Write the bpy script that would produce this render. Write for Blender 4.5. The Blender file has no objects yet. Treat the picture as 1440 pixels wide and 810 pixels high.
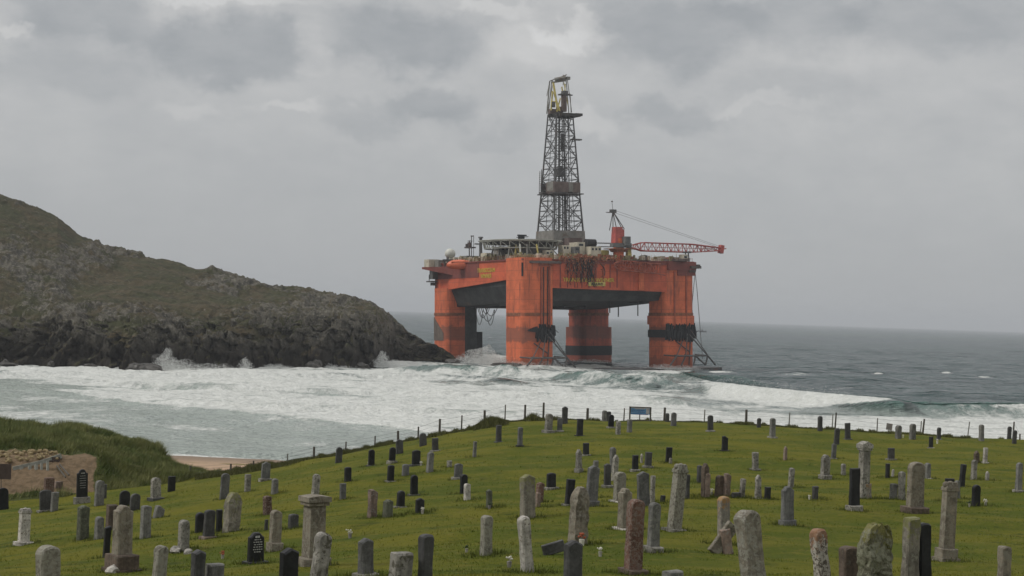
import bpy, bmesh, math, random
import numpy as np
from mathutils import Vector, Matrix, Euler
random.seed(7); np.random.seed(7)
R = math.radians
sc = bpy.context.scene
col = sc.collection
# ------------------------------------------------------------------ camera
FPX = 2280.0; CAMZ = 19.2
cam_d = bpy.data.cameras.new('camera'); cam = bpy.data.objects.new('camera', cam_d); col.objects.link(cam)
cam_d.sensor_width = 36; cam_d.lens = FPX / 1440 * 36
cam_d.clip_start = 0.5; cam_d.clip_end = 60000
PITCH, ROLL = R(0.905), R(1.909)
CM = Matrix.Translation((0, 0, CAMZ)) @ Matrix.Rotation(R(90) + PITCH, 4, 'X') @ Matrix.Rotation(ROLL, 4, 'Z')
cam.matrix_world = CM
sc.camera = cam
CR = CM.to_3x3()
def ray(px, py):
    v = CR @ Vector((px - 720, 405 - py, -FPX)); return v / v.y
def P(px, py, d):
    r = ray(px, py); return Vector((r.x * d, d, CAMZ + r.z * d))
_inv = np.array(CR.transposed())
def project(x, y, z):
    v = np.stack([x, y, z - CAMZ]).reshape(3, -1)
    c = _inv @ v
    s = (FPX / -c[2])
    return (720 + c[0] * s).reshape(x.shape), (405 - c[1] * s).reshape(x.shape)
# ------------------------------------------------------------------ noise
def _hash(ix, iy, iz, seed):
    h = (ix.astype(np.int64) * 374761393 + iy.astype(np.int64) * 668265263 + iz.astype(np.int64) * 2147483647 + seed * 1274126177) & 0xffffffff
    h = ((h ^ (h >> 13)) * 1274126177) & 0xffffffff
    return ((h ^ (h >> 16)) & 0xffff) / 65535.0
def vnoise(x, y, z=None, seed=0):
    x = np.asarray(x, float); y = np.asarray(y, float)
    z = np.zeros_like(x) if z is None else np.asarray(z, float)
    ix, iy, iz = np.floor(x), np.floor(y), np.floor(z)
    fx, fy, fz = x - ix, y - iy, z - iz
    fx, fy, fz = [f * f * (3 - 2 * f) for f in (fx, fy, fz)]
    r = 0
    for a in (0, 1):
        for b in (0, 1):
            for c in (0, 1):
                w = (fx if a else 1 - fx) * (fy if b else 1 - fy) * (fz if c else 1 - fz)
                r = r + w * _hash(ix + a, iy + b, iz + c, seed)
    return r * 2 - 1
def fbm(x, y, z=None, o=4, seed=0, g=0.5):
    a, t, s = 1.0, 0, 0
    for i in range(o):
        k = 2.03 ** i
        t = t + a * vnoise(x * k + i * 17.3, y * k - i * 9.1, None if z is None else z * k, seed + i); s += a; a *= g
    return t / s
def sstep(a, b, x):
    t = np.clip((x - a) / (b - a), 0, 1); return t * t * (3 - 2 * t)
# ------------------------------------------------------------------ tagging / mesh helpers
def tag(o, label=None, cat=None, group=None, kind=None):
    if label: o['label'] = label
    if cat: o['category'] = cat
    if group: o['group'] = group
    if kind: o['kind'] = kind
    return o
def empty(name, loc=(0, 0, 0), rz=0, parent=None):
    o = bpy.data.objects.new(name, None); col.objects.link(o)
    o.location = loc; o.rotation_euler = (0, 0, rz); o.empty_display_size = 0.3
    if parent: o.parent = parent
    return o
def link(name, me, mat=None, parent=None):
    o = bpy.data.objects.new(name, me); col.objects.link(o)
    if mat: me.materials.append(mat)
    if parent: o.parent = parent
    return o
class MB:
    def __init__(s): s.v = []; s.f = []
    def box(s, c, d, M=None, taper=1.0):
        n = len(s.v); x, y, z = [k / 2 for k in d]
        for dz, t in ((-z, 1), (z, taper)):
            for sx, sy in ((-1, -1), (1, -1), (1, 1), (-1, 1)):
                p = Vector((sx * x * t, sy * y * t, dz))
                if M: p = M @ p
                s.v.append(p + Vector(c))
        for q in ((0, 3, 2, 1), (4, 5, 6, 7), (0, 1, 5, 4), (1, 2, 6, 5), (2, 3, 7, 6), (3, 0, 4, 7)):
            s.f.append([n + i for i in q])
        return s
    def tube(s, a, b, r, r2=None, n=6):
        a, b = Vector(a), Vector(b); r2 = r if r2 is None else r2
        z = (b - a).normalized(); x = z.orthogonal().normalized(); y = z.cross(x)
        k = len(s.v)
        for p, q in ((a, r), (b, r2)):
            for i in range(n):
                t = 2 * math.pi * i / n
                s.v.append(p + x * math.cos(t) * q + y * math.sin(t) * q)
        for i in range(n): s.f.append([k + i, k + (i + 1) % n, k + n + (i + 1) % n, k + n + i])
        s.f.append([k + i for i in range(n)][::-1]); s.f.append([k + n + i for i in range(n)])
        return s
    def path(s, pts, r, n=5):
        for a, b in zip(pts[:-1], pts[1:]): s.tube(a, b, r, n=n)
        return s
    def prism(s, pts, z0, z1):
        """pts CCW in xy; z0/z1 number or list per vertex"""
        n = len(pts); k = len(s.v)
        for j, zz in enumerate((z0, z1)):
            for i, p in enumerate(pts):
                s.v.append(Vector((p[0], p[1], zz[i] if isinstance(zz, (list, tuple)) else zz)))
        for i in range(n): s.f.append([k + i, k + (i + 1) % n, k + n + (i + 1) % n, k + n + i])
        s.f.append([k + i for i in range(n)][::-1]); s.f.append([k + n + i for i in range(n)])
        return s
    def ball(s, c, r, nu=12, nv=8, sq=(1, 1, 1), half=False):
        k = len(s.v); c = Vector(c)
        lo = 0.0 if half else -math.pi / 2
        for j in range(nv + 1):
            ph = lo + (math.pi / 2 - lo) * j / nv
            for i in range(nu):
                t = 2 * math.pi * i / nu
                s.v.append(c + Vector((math.cos(t) * math.cos(ph) * r * sq[0], math.sin(t) * math.cos(ph) * r * sq[1], math.sin(ph) * r * sq[2])))
        for j in range(nv):
            for i in range(nu):
                s.f.append([k + j * nu + i, k + j * nu + (i + 1) % nu, k + (j + 1) * nu + (i + 1) % nu, k + (j + 1) * nu + i])
        return s
    def build(s, name, mat, parent=None, smooth=False):
        me = bpy.data.meshes.new(name); me.from_pydata([tuple(v) for v in s.v], [], s.f); me.update()
        if smooth: me.shade_smooth()
        return link(name, me, mat, parent)
def grid_mesh(name, X, Y, Z, mat, attrs=None, smooth=True, parent=None):
    nr, nc = X.shape
    me = bpy.data.meshes.new(name)
    co = np.stack([X, Y, Z], -1).reshape(-1, 3).astype(np.float32)
    idx = np.arange(nr * nc).reshape(nr, nc)
    q = np.stack([idx[:-1, :-1], idx[:-1, 1:], idx[1:, 1:], idx[1:, :-1]], -1).reshape(-1, 4).astype(np.int32)
    me.vertices.add(len(co)); me.vertices.foreach_set('co', co.ravel())
    me.loops.add(q.size); me.loops.foreach_set('vertex_index', q.ravel())
    me.polygons.add(len(q)); me.polygons.foreach_set('loop_start', np.arange(0, q.size, 4, dtype=np.int32))
    me.polygons.foreach_set('loop_total', np.full(len(q), 4, dtype=np.int32))
    me.update(calc_edges=True)
    for k, a in (attrs or {}).items():
        at = me.attributes.new(k, 'FLOAT', 'POINT'); at.data.foreach_set('value', a.reshape(-1).astype(np.float32))
    if smooth: me.shade_smooth()
    return link(name, me, mat, parent)
def tri_mesh(name, V, mat, parent=None, attrs=None):
    """V: (n,3,3) triangles"""
    n = len(V); me = bpy.data.meshes.new(name)
    me.vertices.add(n * 3); me.vertices.foreach_set('co', V.reshape(-1).astype(np.float32))
    me.loops.add(n * 3); me.loops.foreach_set('vertex_index', np.arange(n * 3, dtype=np.int32))
    me.polygons.add(n); me.polygons.foreach_set('loop_start', np.arange(0, n * 3, 3, dtype=np.int32))
    me.polygons.foreach_set('loop_total', np.full(n, 3, dtype=np.int32)); me.update(calc_edges=True)
    for k, a in (attrs or {}).items():
        at = me.attributes.new(k, 'FLOAT', 'POINT'); at.data.foreach_set('value', a.reshape(-1).astype(np.float32))
    return link(name, me, mat, parent)
# ------------------------------------------------------------------ node helper
class NT:
    def __init__(s, name, world=False):
        if world: s.o = bpy.data.worlds.new(name)
        else: s.o = bpy.data.materials.new(name)
        s.o.use_nodes = True; s.t = s.o.node_tree; s.t.nodes.clear()
        s.out = s.t.nodes.new('ShaderNodeOutputWorld' if world else 'ShaderNodeOutputMaterial')
    def put(s, sock, v):
        if v is None: return
        if isinstance(v, bpy.types.NodeSocket): s.t.links.new(v, sock)
        elif isinstance(v, (tuple, list)):
            v = tuple(v)
            sock.default_value = v + (1,) if len(v) == 3 and sock.type == 'RGBA' else v
        else:
            sock.default_value = (v, v, v, 1) if sock.type == 'RGBA' else ((v, v, v) if sock.type == 'VECTOR' else v)
    def n(s, typ, props=None, **ins):
        nd = s.t.nodes.new('ShaderNode' + typ)
        for k, v in (props or {}).items(): setattr(nd, k, v)
        for k, v in ins.items():
            s.put(nd.inputs[int(k[1:])] if k[0] == 'i' and k[1:].isdigit() else nd.inputs[k.replace('_', ' ')], v)
        return nd
    def m(s, op, a, b=None, c=None, clamp=False):
        nd = s.n('Math', {'operation': op, 'use_clamp': clamp}); s.put(nd.inputs[0], a)
        if b is not None: s.put(nd.inputs[1], b)
        if c is not None: s.put(nd.inputs[2], c)
        return nd.outputs[0]
    def vm(s, op, a, b=None, scale=None):
        nd = s.n('VectorMath', {'operation': op}); s.put(nd.inputs[0], a)
        if b is not None: s.put(nd.inputs[1], b)
        if scale is not None: s.put(nd.inputs[3], scale)
        return nd.outputs[1] if op in ('LENGTH', 'DISTANCE', 'DOT_PRODUCT') else nd.outputs[0]
    def mix(s, f, a, b, mode='MIX'):
        nd = s.n('Mix', {'data_type': 'RGBA', 'blend_type': mode}); s.put(nd.inputs[0], f); s.put(nd.inputs[6], a); s.put(nd.inputs[7], b)
        return nd.outputs[2]
    def noise(s, vec, scale, detail=4, rough=0.55, dist=0.0):
        return s.n('TexNoise', Vector=vec, Scale=scale, Detail=detail, Roughness=rough, Distortion=dist).outputs[0]
    def ss(s, x, a, b, lo=0.0, hi=1.0):
        nd = s.n('MapRange', {'interpolation_type': 'SMOOTHSTEP'}, Value=x)
        for i, v in enumerate((a, b, lo, hi)): s.put(nd.inputs[i + 1], v)
        return nd.outputs[0]
    def mapv(s, vec, scale=(1, 1, 1), loc=(0, 0, 0)):
        return s.n('Mapping', Vector=vec, Scale=scale, Location=loc).outputs[0]
    def attr(s, name): return s.n('Attribute', {'attribute_name': name}).outputs['Fac']
    def bump(s, h, strength=0.5, dist=0.1, normal=None):
        return s.n('Bump', Height=h, Strength=strength, Distance=dist, Normal=normal).outputs[0]
    def bsdf(s, color, rough=0.8, normal=None, metal=0.0, spec=0.5, **kw):
        nd = s.n('BsdfPrincipled', Base_Color=color, Roughness=rough, Normal=normal, Metallic=metal)
        s.put(nd.inputs['Specular IOR Level'], spec)
        for k, v in kw.items(): s.put(nd.inputs[k.replace('_', ' ')], v)
        s.t.links.new(nd.outputs[0], s.out.inputs[0]); return nd
def obj_co(nt): return nt.n('TexCoord').outputs['Object']
def world_co(nt): return nt.n('NewGeometry').outputs['Position']
def rand(nt): return nt.n('ObjectInfo').outputs['Random']
# ------------------------------------------------------------------ materials
M = {}
def simple(key, c, rough=0.7, var=0.25, scale=3.0, metal=0.0, rust=None, rustamt=0.5):
    nt = NT(key); co = obj_co(nt)
    n1 = nt.noise(co, scale, 5, 0.6); n2 = nt.noise(co, scale * 6, 3, 0.6)
    k = nt.m('ADD', nt.m('MULTIPLY', n1, 0.7), nt.m('MULTIPLY', n2, 0.3))
    f = nt.ss(k, 0.35, 0.65, 1 - var, 1 + var)
    cc = nt.mix(1.0, c, nt.n('CombineColor', i0=f, i1=f, i2=f).outputs[0], 'MULTIPLY')
    if rust:
        cc = nt.mix(nt.ss(nt.noise(co, scale * 0.7, 6, 0.7), 1 - rustamt - 0.12, 1 - rustamt + 0.05), cc, rust)
    nt.bsdf(cc, rough, nt.bump(n2, 0.3, 0.05), metal); M[key] = nt.o; return nt.o
def stone(key, c, lich=None, amt=0.3, rough=0.85, lscale=9.0, lich2=None, bumpk=0.5, spec=0.4, moss=None):
    nt = NT('stone_' + key); co = nt.vm('ADD', obj_co(nt), nt.vm('SCALE', (1.0, 1.0, 1.0), scale=nt.m('MULTIPLY', rand(nt), 57.0)))
    n1 = nt.noise(co, 2.2, 5, 0.65); n2 = nt.noise(co, 14, 4, 0.65); n3 = nt.noise(co, 60, 2, 0.6)
    f = nt.m('ADD', nt.ss(n1, 0.32, 0.68, 0.62, 1.30), nt.ss(n2, 0.3, 0.7, -0.2, 0.2))
    f = nt.m('MULTIPLY', f, nt.ss(rand(nt), 0, 1, 0.85, 1.15))
    cc = nt.mix(1.0, c, nt.n('CombineColor', i0=f, i1=f, i2=f).outputs[0], 'MULTIPLY')
    # rain streaks: stretched noise, a real stain on the stone
    st = nt.noise(nt.mapv(co, (9, 9, 0.8)), 1.6, 4, 0.6)
    cc = nt.mix(nt.ss(st, 0.46, 0.70, 0, 0.55 if amt > 0.05 else 0.1), cc, tuple(k * 0.45 for k in c))
    if lich:
        ln = nt.noise(co, lscale, 6, 0.72, 0.6)
        cc = nt.mix(nt.ss(ln, 0.68 - amt * 0.5, 0.74 - amt * 0.5), cc, nt.mix(n2, lich, tuple(k * 0.7 for k in lich)))
    if lich2:
        ln = nt.noise(nt.vm('ADD', co, (31., 4., 9.)), lscale * 0.8, 6, 0.75, 0.5)
        cc = nt.mix(nt.ss(ln, 0.60, 0.68), cc, lich2)
    if moss:   # growth towards the top of the stone
        z = nt.n('SeparateXYZ', Vector=nt.n('TexCoord').outputs['Generated']).outputs[2]
        cc = nt.mix(nt.m('MULTIPLY', nt.ss(nt.m('ADD', z, nt.m('MULTIPLY', nt.noise(co, 9, 5, 0.7), 1.3)), 1.42, 1.62), 0.85), cc, moss)
    h = nt.m('ADD', n2, nt.m('MULTIPLY', n3, 0.4))
    nt.bsdf(cc, rough, nt.bump(h, bumpk, 0.03), spec=spec); M[key] = nt.o
stone('blk', (0.022, 0.022, 0.024), None, 0.0, 0.45, bumpk=0.05, spec=0.25)
stone('dgr', (0.060, 0.059, 0.058), (0.16, 0.16, 0.14), 0.12, 0.6, bumpk=0.2)
stone('gry', (0.155, 0.152, 0.14), (0.25, 0.245, 0.21), 0.25, lich2=(0.085, 0.082, 0.06))
stone('slt', (0.118, 0.117, 0.114), (0.19, 0.19, 0.175), 0.22, 0.7, bumpk=0.2)
stone('lgr', (0.25, 0.237, 0.208), (0.1, 0.092, 0.068), 0.3)
stone('wht', (0.42, 0.395, 0.355), (0.17, 0.14, 0.11), 0.25, lscale=12)
stone('tan', (0.185, 0.16, 0.122), (0.26, 0.24, 0.19), 0.35, lich2=(0.08, 0.075, 0.035))
stone('big', (0.19, 0.17, 0.135), (0.30, 0.29, 0.245), 0.35, lscale=11, lich2=(0.062, 0.06, 0.022))
stone('lic', (0.18, 0.165, 0.13), (0.30, 0.29, 0.24), 0.42, lscale=14, lich2=(0.09, 0.095, 0.035))
stone('red', (0.115, 0.060, 0.043), (0.22, 0.17, 0.14), 0.38, lscale=16, lich2=(0.06, 0.04, 0.03))
stone('pnk', (0.21, 0.155, 0.125), (0.30, 0.28, 0.25), 0.25)
stone('brn', (0.11, 0.082, 0.062), (0.17, 0.15, 0.12), 0.2)
stone('grn', (0.095, 0.10, 0.07), (0.15, 0.155, 0.11), 0.3)
stone('wrd', (0.36, 0.335, 0.295), (0.12, 0.10, 0.08), 0.36, lscale=13, moss=(0.24, 0.12, 0.06))
stone('org', (0.22, 0.20, 0.17), (0.36, 0.35, 0.30), 0.25, lich2=(0.36, 0.15, 0.04), moss=(0.30, 0.17, 0.06))
stone('mos', (0.13, 0.125, 0.085), (0.24, 0.24, 0.17), 0.45, lscale=7, lich2=(0.06, 0.07, 0.02), bumpk=1.0, moss=(0.16, 0.15, 0.04))
stone('tnm', (0.20, 0.18, 0.145), (0.28, 0.27, 0.22), 0.3, lich2=(0.10, 0.09, 0.05), moss=(0.17, 0.17, 0.06))
simple('wood_dark', (0.085, 0.075, 0.06), 0.85)
simple('wood_grey', (0.17, 0.16, 0.135), 0.85)
simple('wire', (0.09, 0.09, 0.09), 0.5)
simple('letter', (0.45, 0.45, 0.43), 0.6)
simple('plaster', (0.33, 0.31, 0.27), 0.8)
simple('brown_paint', (0.055, 0.035, 0.028), 0.7)
simple('concrete', (0.24, 0.24, 0.21), 0.9)
simple('sandstone', (0.33, 0.26, 0.16), 0.95, 0.4)
simple('blue_panel', (0.10, 0.28, 0.50), 0.5, 0.15, 2)
simple('blue_dark', (0.03, 0.06, 0.22), 0.5)
simple('pale_panel', (0.42, 0.40, 0.42), 0.5, 0.1)
simple('sign_grey', (0.22, 0.20, 0.19), 0.6)
simple('flower_red', (0.32, 0.075, 0.03), 0.7)
simple('flower_white', (0.6, 0.58, 0.5), 0.7)
simple('leaf', (0.03, 0.05, 0.015), 0.7)
# ------------------------------------------------------------------ cemetery ground: thin-plate surface through surveyed points
_cp = [(0,805,48),(400,805,38),(720,805,34),(1100,805,34),(1440,805,37),(-150,805,58),(1560,805,40),
 (0,760,60),(200,745,68),(400,740,52),(700,745,44),(1100,745,46),(1440,745,49),
 (100,705,100),(0,712,100),(-150,725,100),(200,700,96),(400,700,72),(700,700,57),(1100,700,58),(1440,700,61),
 (300,669,110),(400,656,110),(500,660,92),(600,650,80),(700,650,78),(900,650,79),(1100,650,80),(1440,652,86),
 (500,638,115),(560,623,116),(620,608,117),(700,597,118),(760,589,120),(900,593,124),(1050,599,125),(1200,606,125),(1320,614,124),(1440,621,122),(1560,628,120),
 (600,622,104),(700,620,97),(900,619,99),(1100,622,100),(1300,632,100)]
_pts = [P(*c) for c in _cp] + [Vector(v) for v in ((0, 14, 16.2), (-18, 14, 16.0), (18, 14, 16.3), (0, -12, 18.6), (-30, -5, 17.4), (30, -5, 18.2), (0, 2, 17.5))]
_A = np.array([(p.x, p.y, p.z) for p in _pts])
def _U(r2): return np.where(r2 > 1e-9, r2 * np.log(np.maximum(r2, 1e-9)) * 0.5, 0)
_n = len(_A); _K = _U(((_A[:, None, :2] - _A[None, :, :2]) ** 2).sum(-1)) + np.eye(_n) * 60.0
_Pm = np.hstack([np.ones((_n, 1)), _A[:, :2]])
_L = np.block([[_K, _Pm], [_Pm.T, np.zeros((3, 3))]])
_w = np.linalg.solve(_L, np.concatenate([_A[:, 2], np.zeros(3)]))
_dcx = [-300, 230, 300, 400, 500, 560, 700, 760, 900, 1050, 1200, 1320, 1440, 1700]
_dcd = [112, 112, 111, 111, 116, 117, 119, 121, 125, 126, 126, 125, 123, 120]
def T(x, y, rough=True):
    x = np.asarray(x, float); y = np.asarray(y, float); sh = x.shape
    xf, yf = x.ravel(), y.ravel(); z = np.empty_like(xf)
    for i in range(0, len(xf), 20000):
        a, b = xf[i:i + 20000], yf[i:i + 20000]
        r2 = (a[:, None] - _A[None, :, 0]) ** 2 + (b[:, None] - _A[None, :, 1]) ** 2
        z[i:i + 20000] = _U(r2) @ _w[:_n] + _w[_n] + _w[_n + 1] * a + _w[_n + 2] * b
    px = 720 + FPX * xf / np.maximum(yf, 5)
    dc = np.interp(px, _dcx, _dcd)
    over = np.maximum(yf - dc - 1.0, 0)
    z = z - 0.04 * over ** 1.35 - 0.16 * over
    if rough:
        z = z + 0.30 * fbm(xf / 7.5, yf / 4.0, o=3, seed=5) + 0.035 * fbm(xf / 0.9, yf / 0.9, o=2, seed=9)
    return np.maximum(z, 0.6).reshape(sh)
def hit(px, py):
    r = ray(px, py); d = np.arange(16, 128, 0.1)
    g = T(r.x * d, d) - (CAMZ + r.z * d)
    k = np.where(g > 0)[0]
    if len(k) == 0:
        dd = float(np.interp(px, _dcx, _dcd)) - 1.0
    else: dd = float(d[k[0]])
    x = r.x * dd
    return Vector((x, dd, float(T(np.array([x]), np.array([dd]))[0])))
# grass ground material
nt = NT('grass_ground'); co = world_co(nt)
n1 = nt.noise(nt.mapv(co, (0.5, 1.0, 1)), 0.35, 5, 0.6); n2 = nt.noise(co, 1.7, 5, 0.65); n3 = nt.noise(co, 9, 4, 0.7)
c = nt.mix(nt.ss(n1, 0.35, 0.65), (0.092, 0.116, 0.013), (0.168, 0.160, 0.02))
c = nt.mix(nt.ss(n2, 0.52, 0.70, 0, 0.7), c, (0.185, 0.165, 0.035))
c = nt.mix(nt.ss(nt.noise(co, 0.8, 5, 0.7), 0.55, 0.72, 0, 0.75), c, (0.035, 0.055, 0.010))
c = nt.mix(nt.ss(n3, 0.45, 0.7, 0, 0.4), c, (0.03, 0.045, 0.012))
nt.bsdf(c, 0.95, nt.bump(nt.m('ADD', n3, nt.noise(co, 30, 2)), 0.8, 0.12), spec=0.1); M['ground'] = nt.o
gx = np.linspace(-95, 95, 381); gy = np.concatenate([np.arange(-16, 60, 0.4), np.arange(60, 190, 0.5)])
GX, GY = np.meshgrid(gx, gy)
o = grid_mesh('ground', GX, GY, T(GX, GY), M['ground']); tag(o, kind='structure')
# grass blades (stuff): short turf
def blades(n, xs, ys, zs, h, w, lean=0.5):
    a = np.random.rand(n) * 2 * np.pi; hh = h * (0.6 + 0.8 * np.random.rand(n))
    ca, sa = np.cos(a), np.sin(a)
    V = np.zeros((n, 3, 3)); V[:, 0] = np.stack([xs - ca * w / 2, ys - sa * w / 2, zs - 0.02], -1)
    V[:, 1] = np.stack([xs + ca * w / 2, ys + sa * w / 2, zs - 0.02], -1)
    la = np.random.rand(n) * 2 * np.pi; L = hh * lean * np.random.rand(n)
    V[:, 2] = np.stack([xs + np.cos(la) * L, ys + np.sin(la) * L, zs + hh], -1)
    return V
nt = NT('grass_blades'); co = world_co(nt)
n1 = nt.noise(nt.mapv(co, (0.5, 1.0, 1)), 0.35, 5, 0.6); n2 = nt.noise(co, 1.7, 5, 0.65)
c = nt.mix(nt.ss(n1, 0.35, 0.65), (0.095, 0.130, 0.015), (0.17, 0.175, 0.025))
c = nt.mix(nt.ss(n2, 0.5, 0.68, 0, 0.7), c, (0.215, 0.19, 0.045))
c = nt.mix(nt.ss(nt.noise(co, 0.8, 5, 0.7), 0.55, 0.72, 0, 0.5), c, (0.055, 0.085, 0.012))
nt.bsdf(c, 0.8, spec=0.15); M['blades'] = nt.o
n = 170000; dd = 1 / np.random.uniform(1 / 112, 1 / 24, n); px = np.random.uniform(-120, 1560, n)
xs = (px - 720) / FPX * dd
dens = fbm(xs / 1.3, dd / 1.3, o=3, seed=77); keep = dens + 0.35 > np.random.rand(n) * 0.9
xs, dd = xs[keep], dd[keep]; n = len(xs)
V = blades(n, xs, dd, T(xs, dd), 0.030 * (0.8 + dd / 80), 0.02 * (0.7 + dd / 40), 1.0)
tag(tri_mesh('grass', V, M['blades']), 'short uneven green turf growing between the gravestones', 'grass', kind='stuff')
# long rough grass along the fence line
xs, ys = [], []
for a, b, w, k in ((395, 480, 0.8, 4), (480, 560, 0.8, 3.5), (560, 640, 0.6, 2.2), (640, 672, 0.5, 2), (672, 722, 0.9, 9), (722, 745, 0.3, 2), (745, 770, 0.6, 6), (770, 1440, 0.35, 1.2), (1040, 1110, 0.5, 3), (1440, 1560, 0.4, 1.2), (285, 395, 0.8, 5)):
    m_ = int((b - a) * k * 14); p = np.random.uniform(a, b, m_)
    d_ = np.interp(p, _dcx, _dcd) - 0.3 + np.random.randn(m_) * w
    xs.append((p - 720) / FPX * d_); ys.append(d_)
xs = np.concatenate(xs); ys = np.concatenate(ys)
px = 720 + FPX * xs / ys
hh = 0.10 + 0.40 * np.exp(-((px - 697) / 16) ** 2) + 0.28 * np.exp(-((px - 755) / 9) ** 2) + 0.06 * (px < 560) + 0.14 * sstep(0.15, 0.6, vnoise(px / 9, px * 0, seed=3))
nt = NT('long_grass'); co = world_co(nt)
nt.bsdf(nt.mix(nt.noise(co, 2.5, 3), (0.045, 0.060, 0.016), (0.135, 0.125, 0.045)), 0.8, spec=0.15); M['long'] = nt.o
V = blades(len(xs), xs, ys, T(xs, ys), hh, 0.06, 0.9)
tag(tri_mesh('long_grass', V, M['long']), 'rough long grass and tufts along the fence line at the top of the bank', 'grass', kind='stuff')
# ------------------------------------------------------------------ loft of key columns
def loft(keys, pxs, ns, back=None):
    """keys: list of (px, [(d,z),...]) same count; returns px,d,z grids"""
    kp = [k[0] for k in keys]; arr = np.array([k[1] for k in keys], float)
    rows = []
    for j in range(arr.shape[1]):
        rows.append(np.stack([np.interp(pxs, kp, arr[:, j, 0]), np.interp(pxs, kp, arr[:, j, 1])], 0))
    rows = np.array(rows)
    out = []
    for j in range(len(rows) - 1):
        t = np.linspace(0, 1, ns[j], endpoint=(j == len(rows) - 2))[:, None, None]
        out.append(rows[j][None] * (1 - t) + rows[j + 1][None] * t)
    g = np.concatenate(out, 0)
    return np.tile(pxs, (g.shape[0], 1)), g[:, 0], g[:, 1]
def zof(px, py, d): return P(px, py, d).z
def smooth_rows(A, k=2):
    for _ in range(k):
        B = A.copy(); B[1:-1] = (A[:-2] + 2 * A[1:-1] + A[2:]) / 4; A = B
    return A
# ------------------------------------------------------------------ beach
nt = NT('sand'); co = world_co(nt)
w_ = nt.ss(nt.n('SeparateXYZ', Vector=co).outputs[2], 0.15, 0.8)
c = nt.mix(w_, (0.23, 0.17, 0.12), (0.42, 0.29, 0.19))
c = nt.mix(nt.ss(nt.noise(co, 1.2, 5, 0.7), 0.4, 0.7, 0, 0.35), c, (0.18, 0.13, 0.09))
nt.bsdf(c, 0.85, nt.bump(nt.noise(co, 4, 4), 0.4, 0.1), spec=0.2); M['sand'] = nt.o
bx = np.linspace(-140, 110, 180); by = np.linspace(112, 232, 120); BX, BY = np.meshgrid(bx, by)
shore = 201.5 + 3.0 * vnoise(BX / 18, BX * 0, seed=2) - 0.06 * (BX + 40)
BZ = np.clip((shore - BY) * 0.045, -2, 3.2) + 0.05 * fbm(BX / 4, BY / 4, o=3, seed=8)
tag(grid_mesh('beach', BX, BY, BZ, M['sand']), kind='structure')
# ------------------------------------------------------------------ dune
base = {-260: (104, 700), -120: (104, 698), 0: (104, 693), 80: (104, 692), 145: (105, 690), 200: (106, 685), 240: (108, 680), 265: (110, 674), 290: (113, 667), 320: (114, 662)}
mid = {-260: (108, 640), -120: (108, 640), 0: (107.2, 640), 80: (107.4, 640), 145: (108, 645), 200: (111, 660), 240: (112.5, 664), 265: (113, 669), 290: (114.5, 670), 320: (115, 669)}
mid2 = {-260: (112, 626), -120: (112, 628), 0: (112, 622), 80: (112, 624), 145: (113, 632), 200: (116, 645), 240: (116, 655), 265: (116, 666), 290: (116, 669), 320: (116, 668)}
crest = {-260: (128, 570), -120: (128, 578), 0: (127, 591), 40: (127, 596), 80: (128, 600), 105: (128, 599), 130: (128, 603), 150: (127, 605), 180: (126, 612), 200: (125, 618), 218: (124, 628), 230: (123, 630), 240: (122, 645), 252: (121, 655), 265: (119, 662), 290: (118, 668), 320: (117, 668)}
kx = sorted(crest)
def itp(tab, p): ks = sorted(tab); return [float(np.interp(p, ks, [tab[k][i] for k in ks])) for i in (0, 1)]
keys = []
for p in kx:
    rw = []
    for tab in (base, mid, mid2, crest):
        d_, y_ = itp(tab, p); rw.append((d_, zof(p, y_, d_)))
    rw.insert(0, (rw[0][0] - 4, rw[0][1] - 1.6))
    rw.append((rw[-1][0] + 9, rw[-1][1] - 2.4)); rw.append((rw[-1][0] + 14, 0.3))
    keys.append((p, rw))
pxs = np.linspace(-260, 320, 420)
PX, DD, ZZ = loft(keys, pxs, [6, 24, 22, 60, 30, 20])
DD = smooth_rows(DD, 5); ZZ = smooth_rows(ZZ, 5)
XX = (PX - 720) / FPX * DD
blow = sstep(150, 128, PX + 10 * fbm(PX / 30, DD / 2, seed=4)) * sstep(109.8, 107.8, DD + 0.9 * fbm(PX / 14, DD * 0, seed=6))
blow = np.maximum(blow, 0.9 * np.exp(-((PX - 203) / 12) ** 2 - ((DD - 112) / 0.8) ** 2))
blow *= sstep(103.6, 104.6, DD + 0.8 * fbm(PX / 20, DD * 0, seed=16))
ZZ += (0.35 * fbm(XX / 3.0, DD / 3.0, o=4, seed=12) + 0.10 * fbm(XX / 0.7, DD / 0.7, o=3, seed=13)) * (1 - 0.6 * blow)
nt = NT('dune_ground'); co = world_co(nt)
g = nt.mix(nt.noise(co, 0.5, 5, 0.65), (0.030, 0.042, 0.012), (0.085, 0.09, 0.032))
s = nt.mix(nt.ss(nt.noise(co, 2.5, 5, 0.7), 0.4, 0.7), (0.19, 0.135, 0.085), (0.115, 0.085, 0.052))
nt.bsdf(nt.mix(nt.ss(nt.m('ADD', nt.attr('sand'), nt.m('MULTIPLY', nt.m('SUBTRACT', nt.noise(co, 1.8, 5, 0.7), 0.5), 0.7)), 0.42, 0.58), g, s), 0.95, nt.bump(nt.noise(co, 5, 4), 0.6, 0.2), spec=0.1)
o = grid_mesh('dune', XX, DD, ZZ, nt.o, {'sand': blow}); tag(o, kind='structure')
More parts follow.
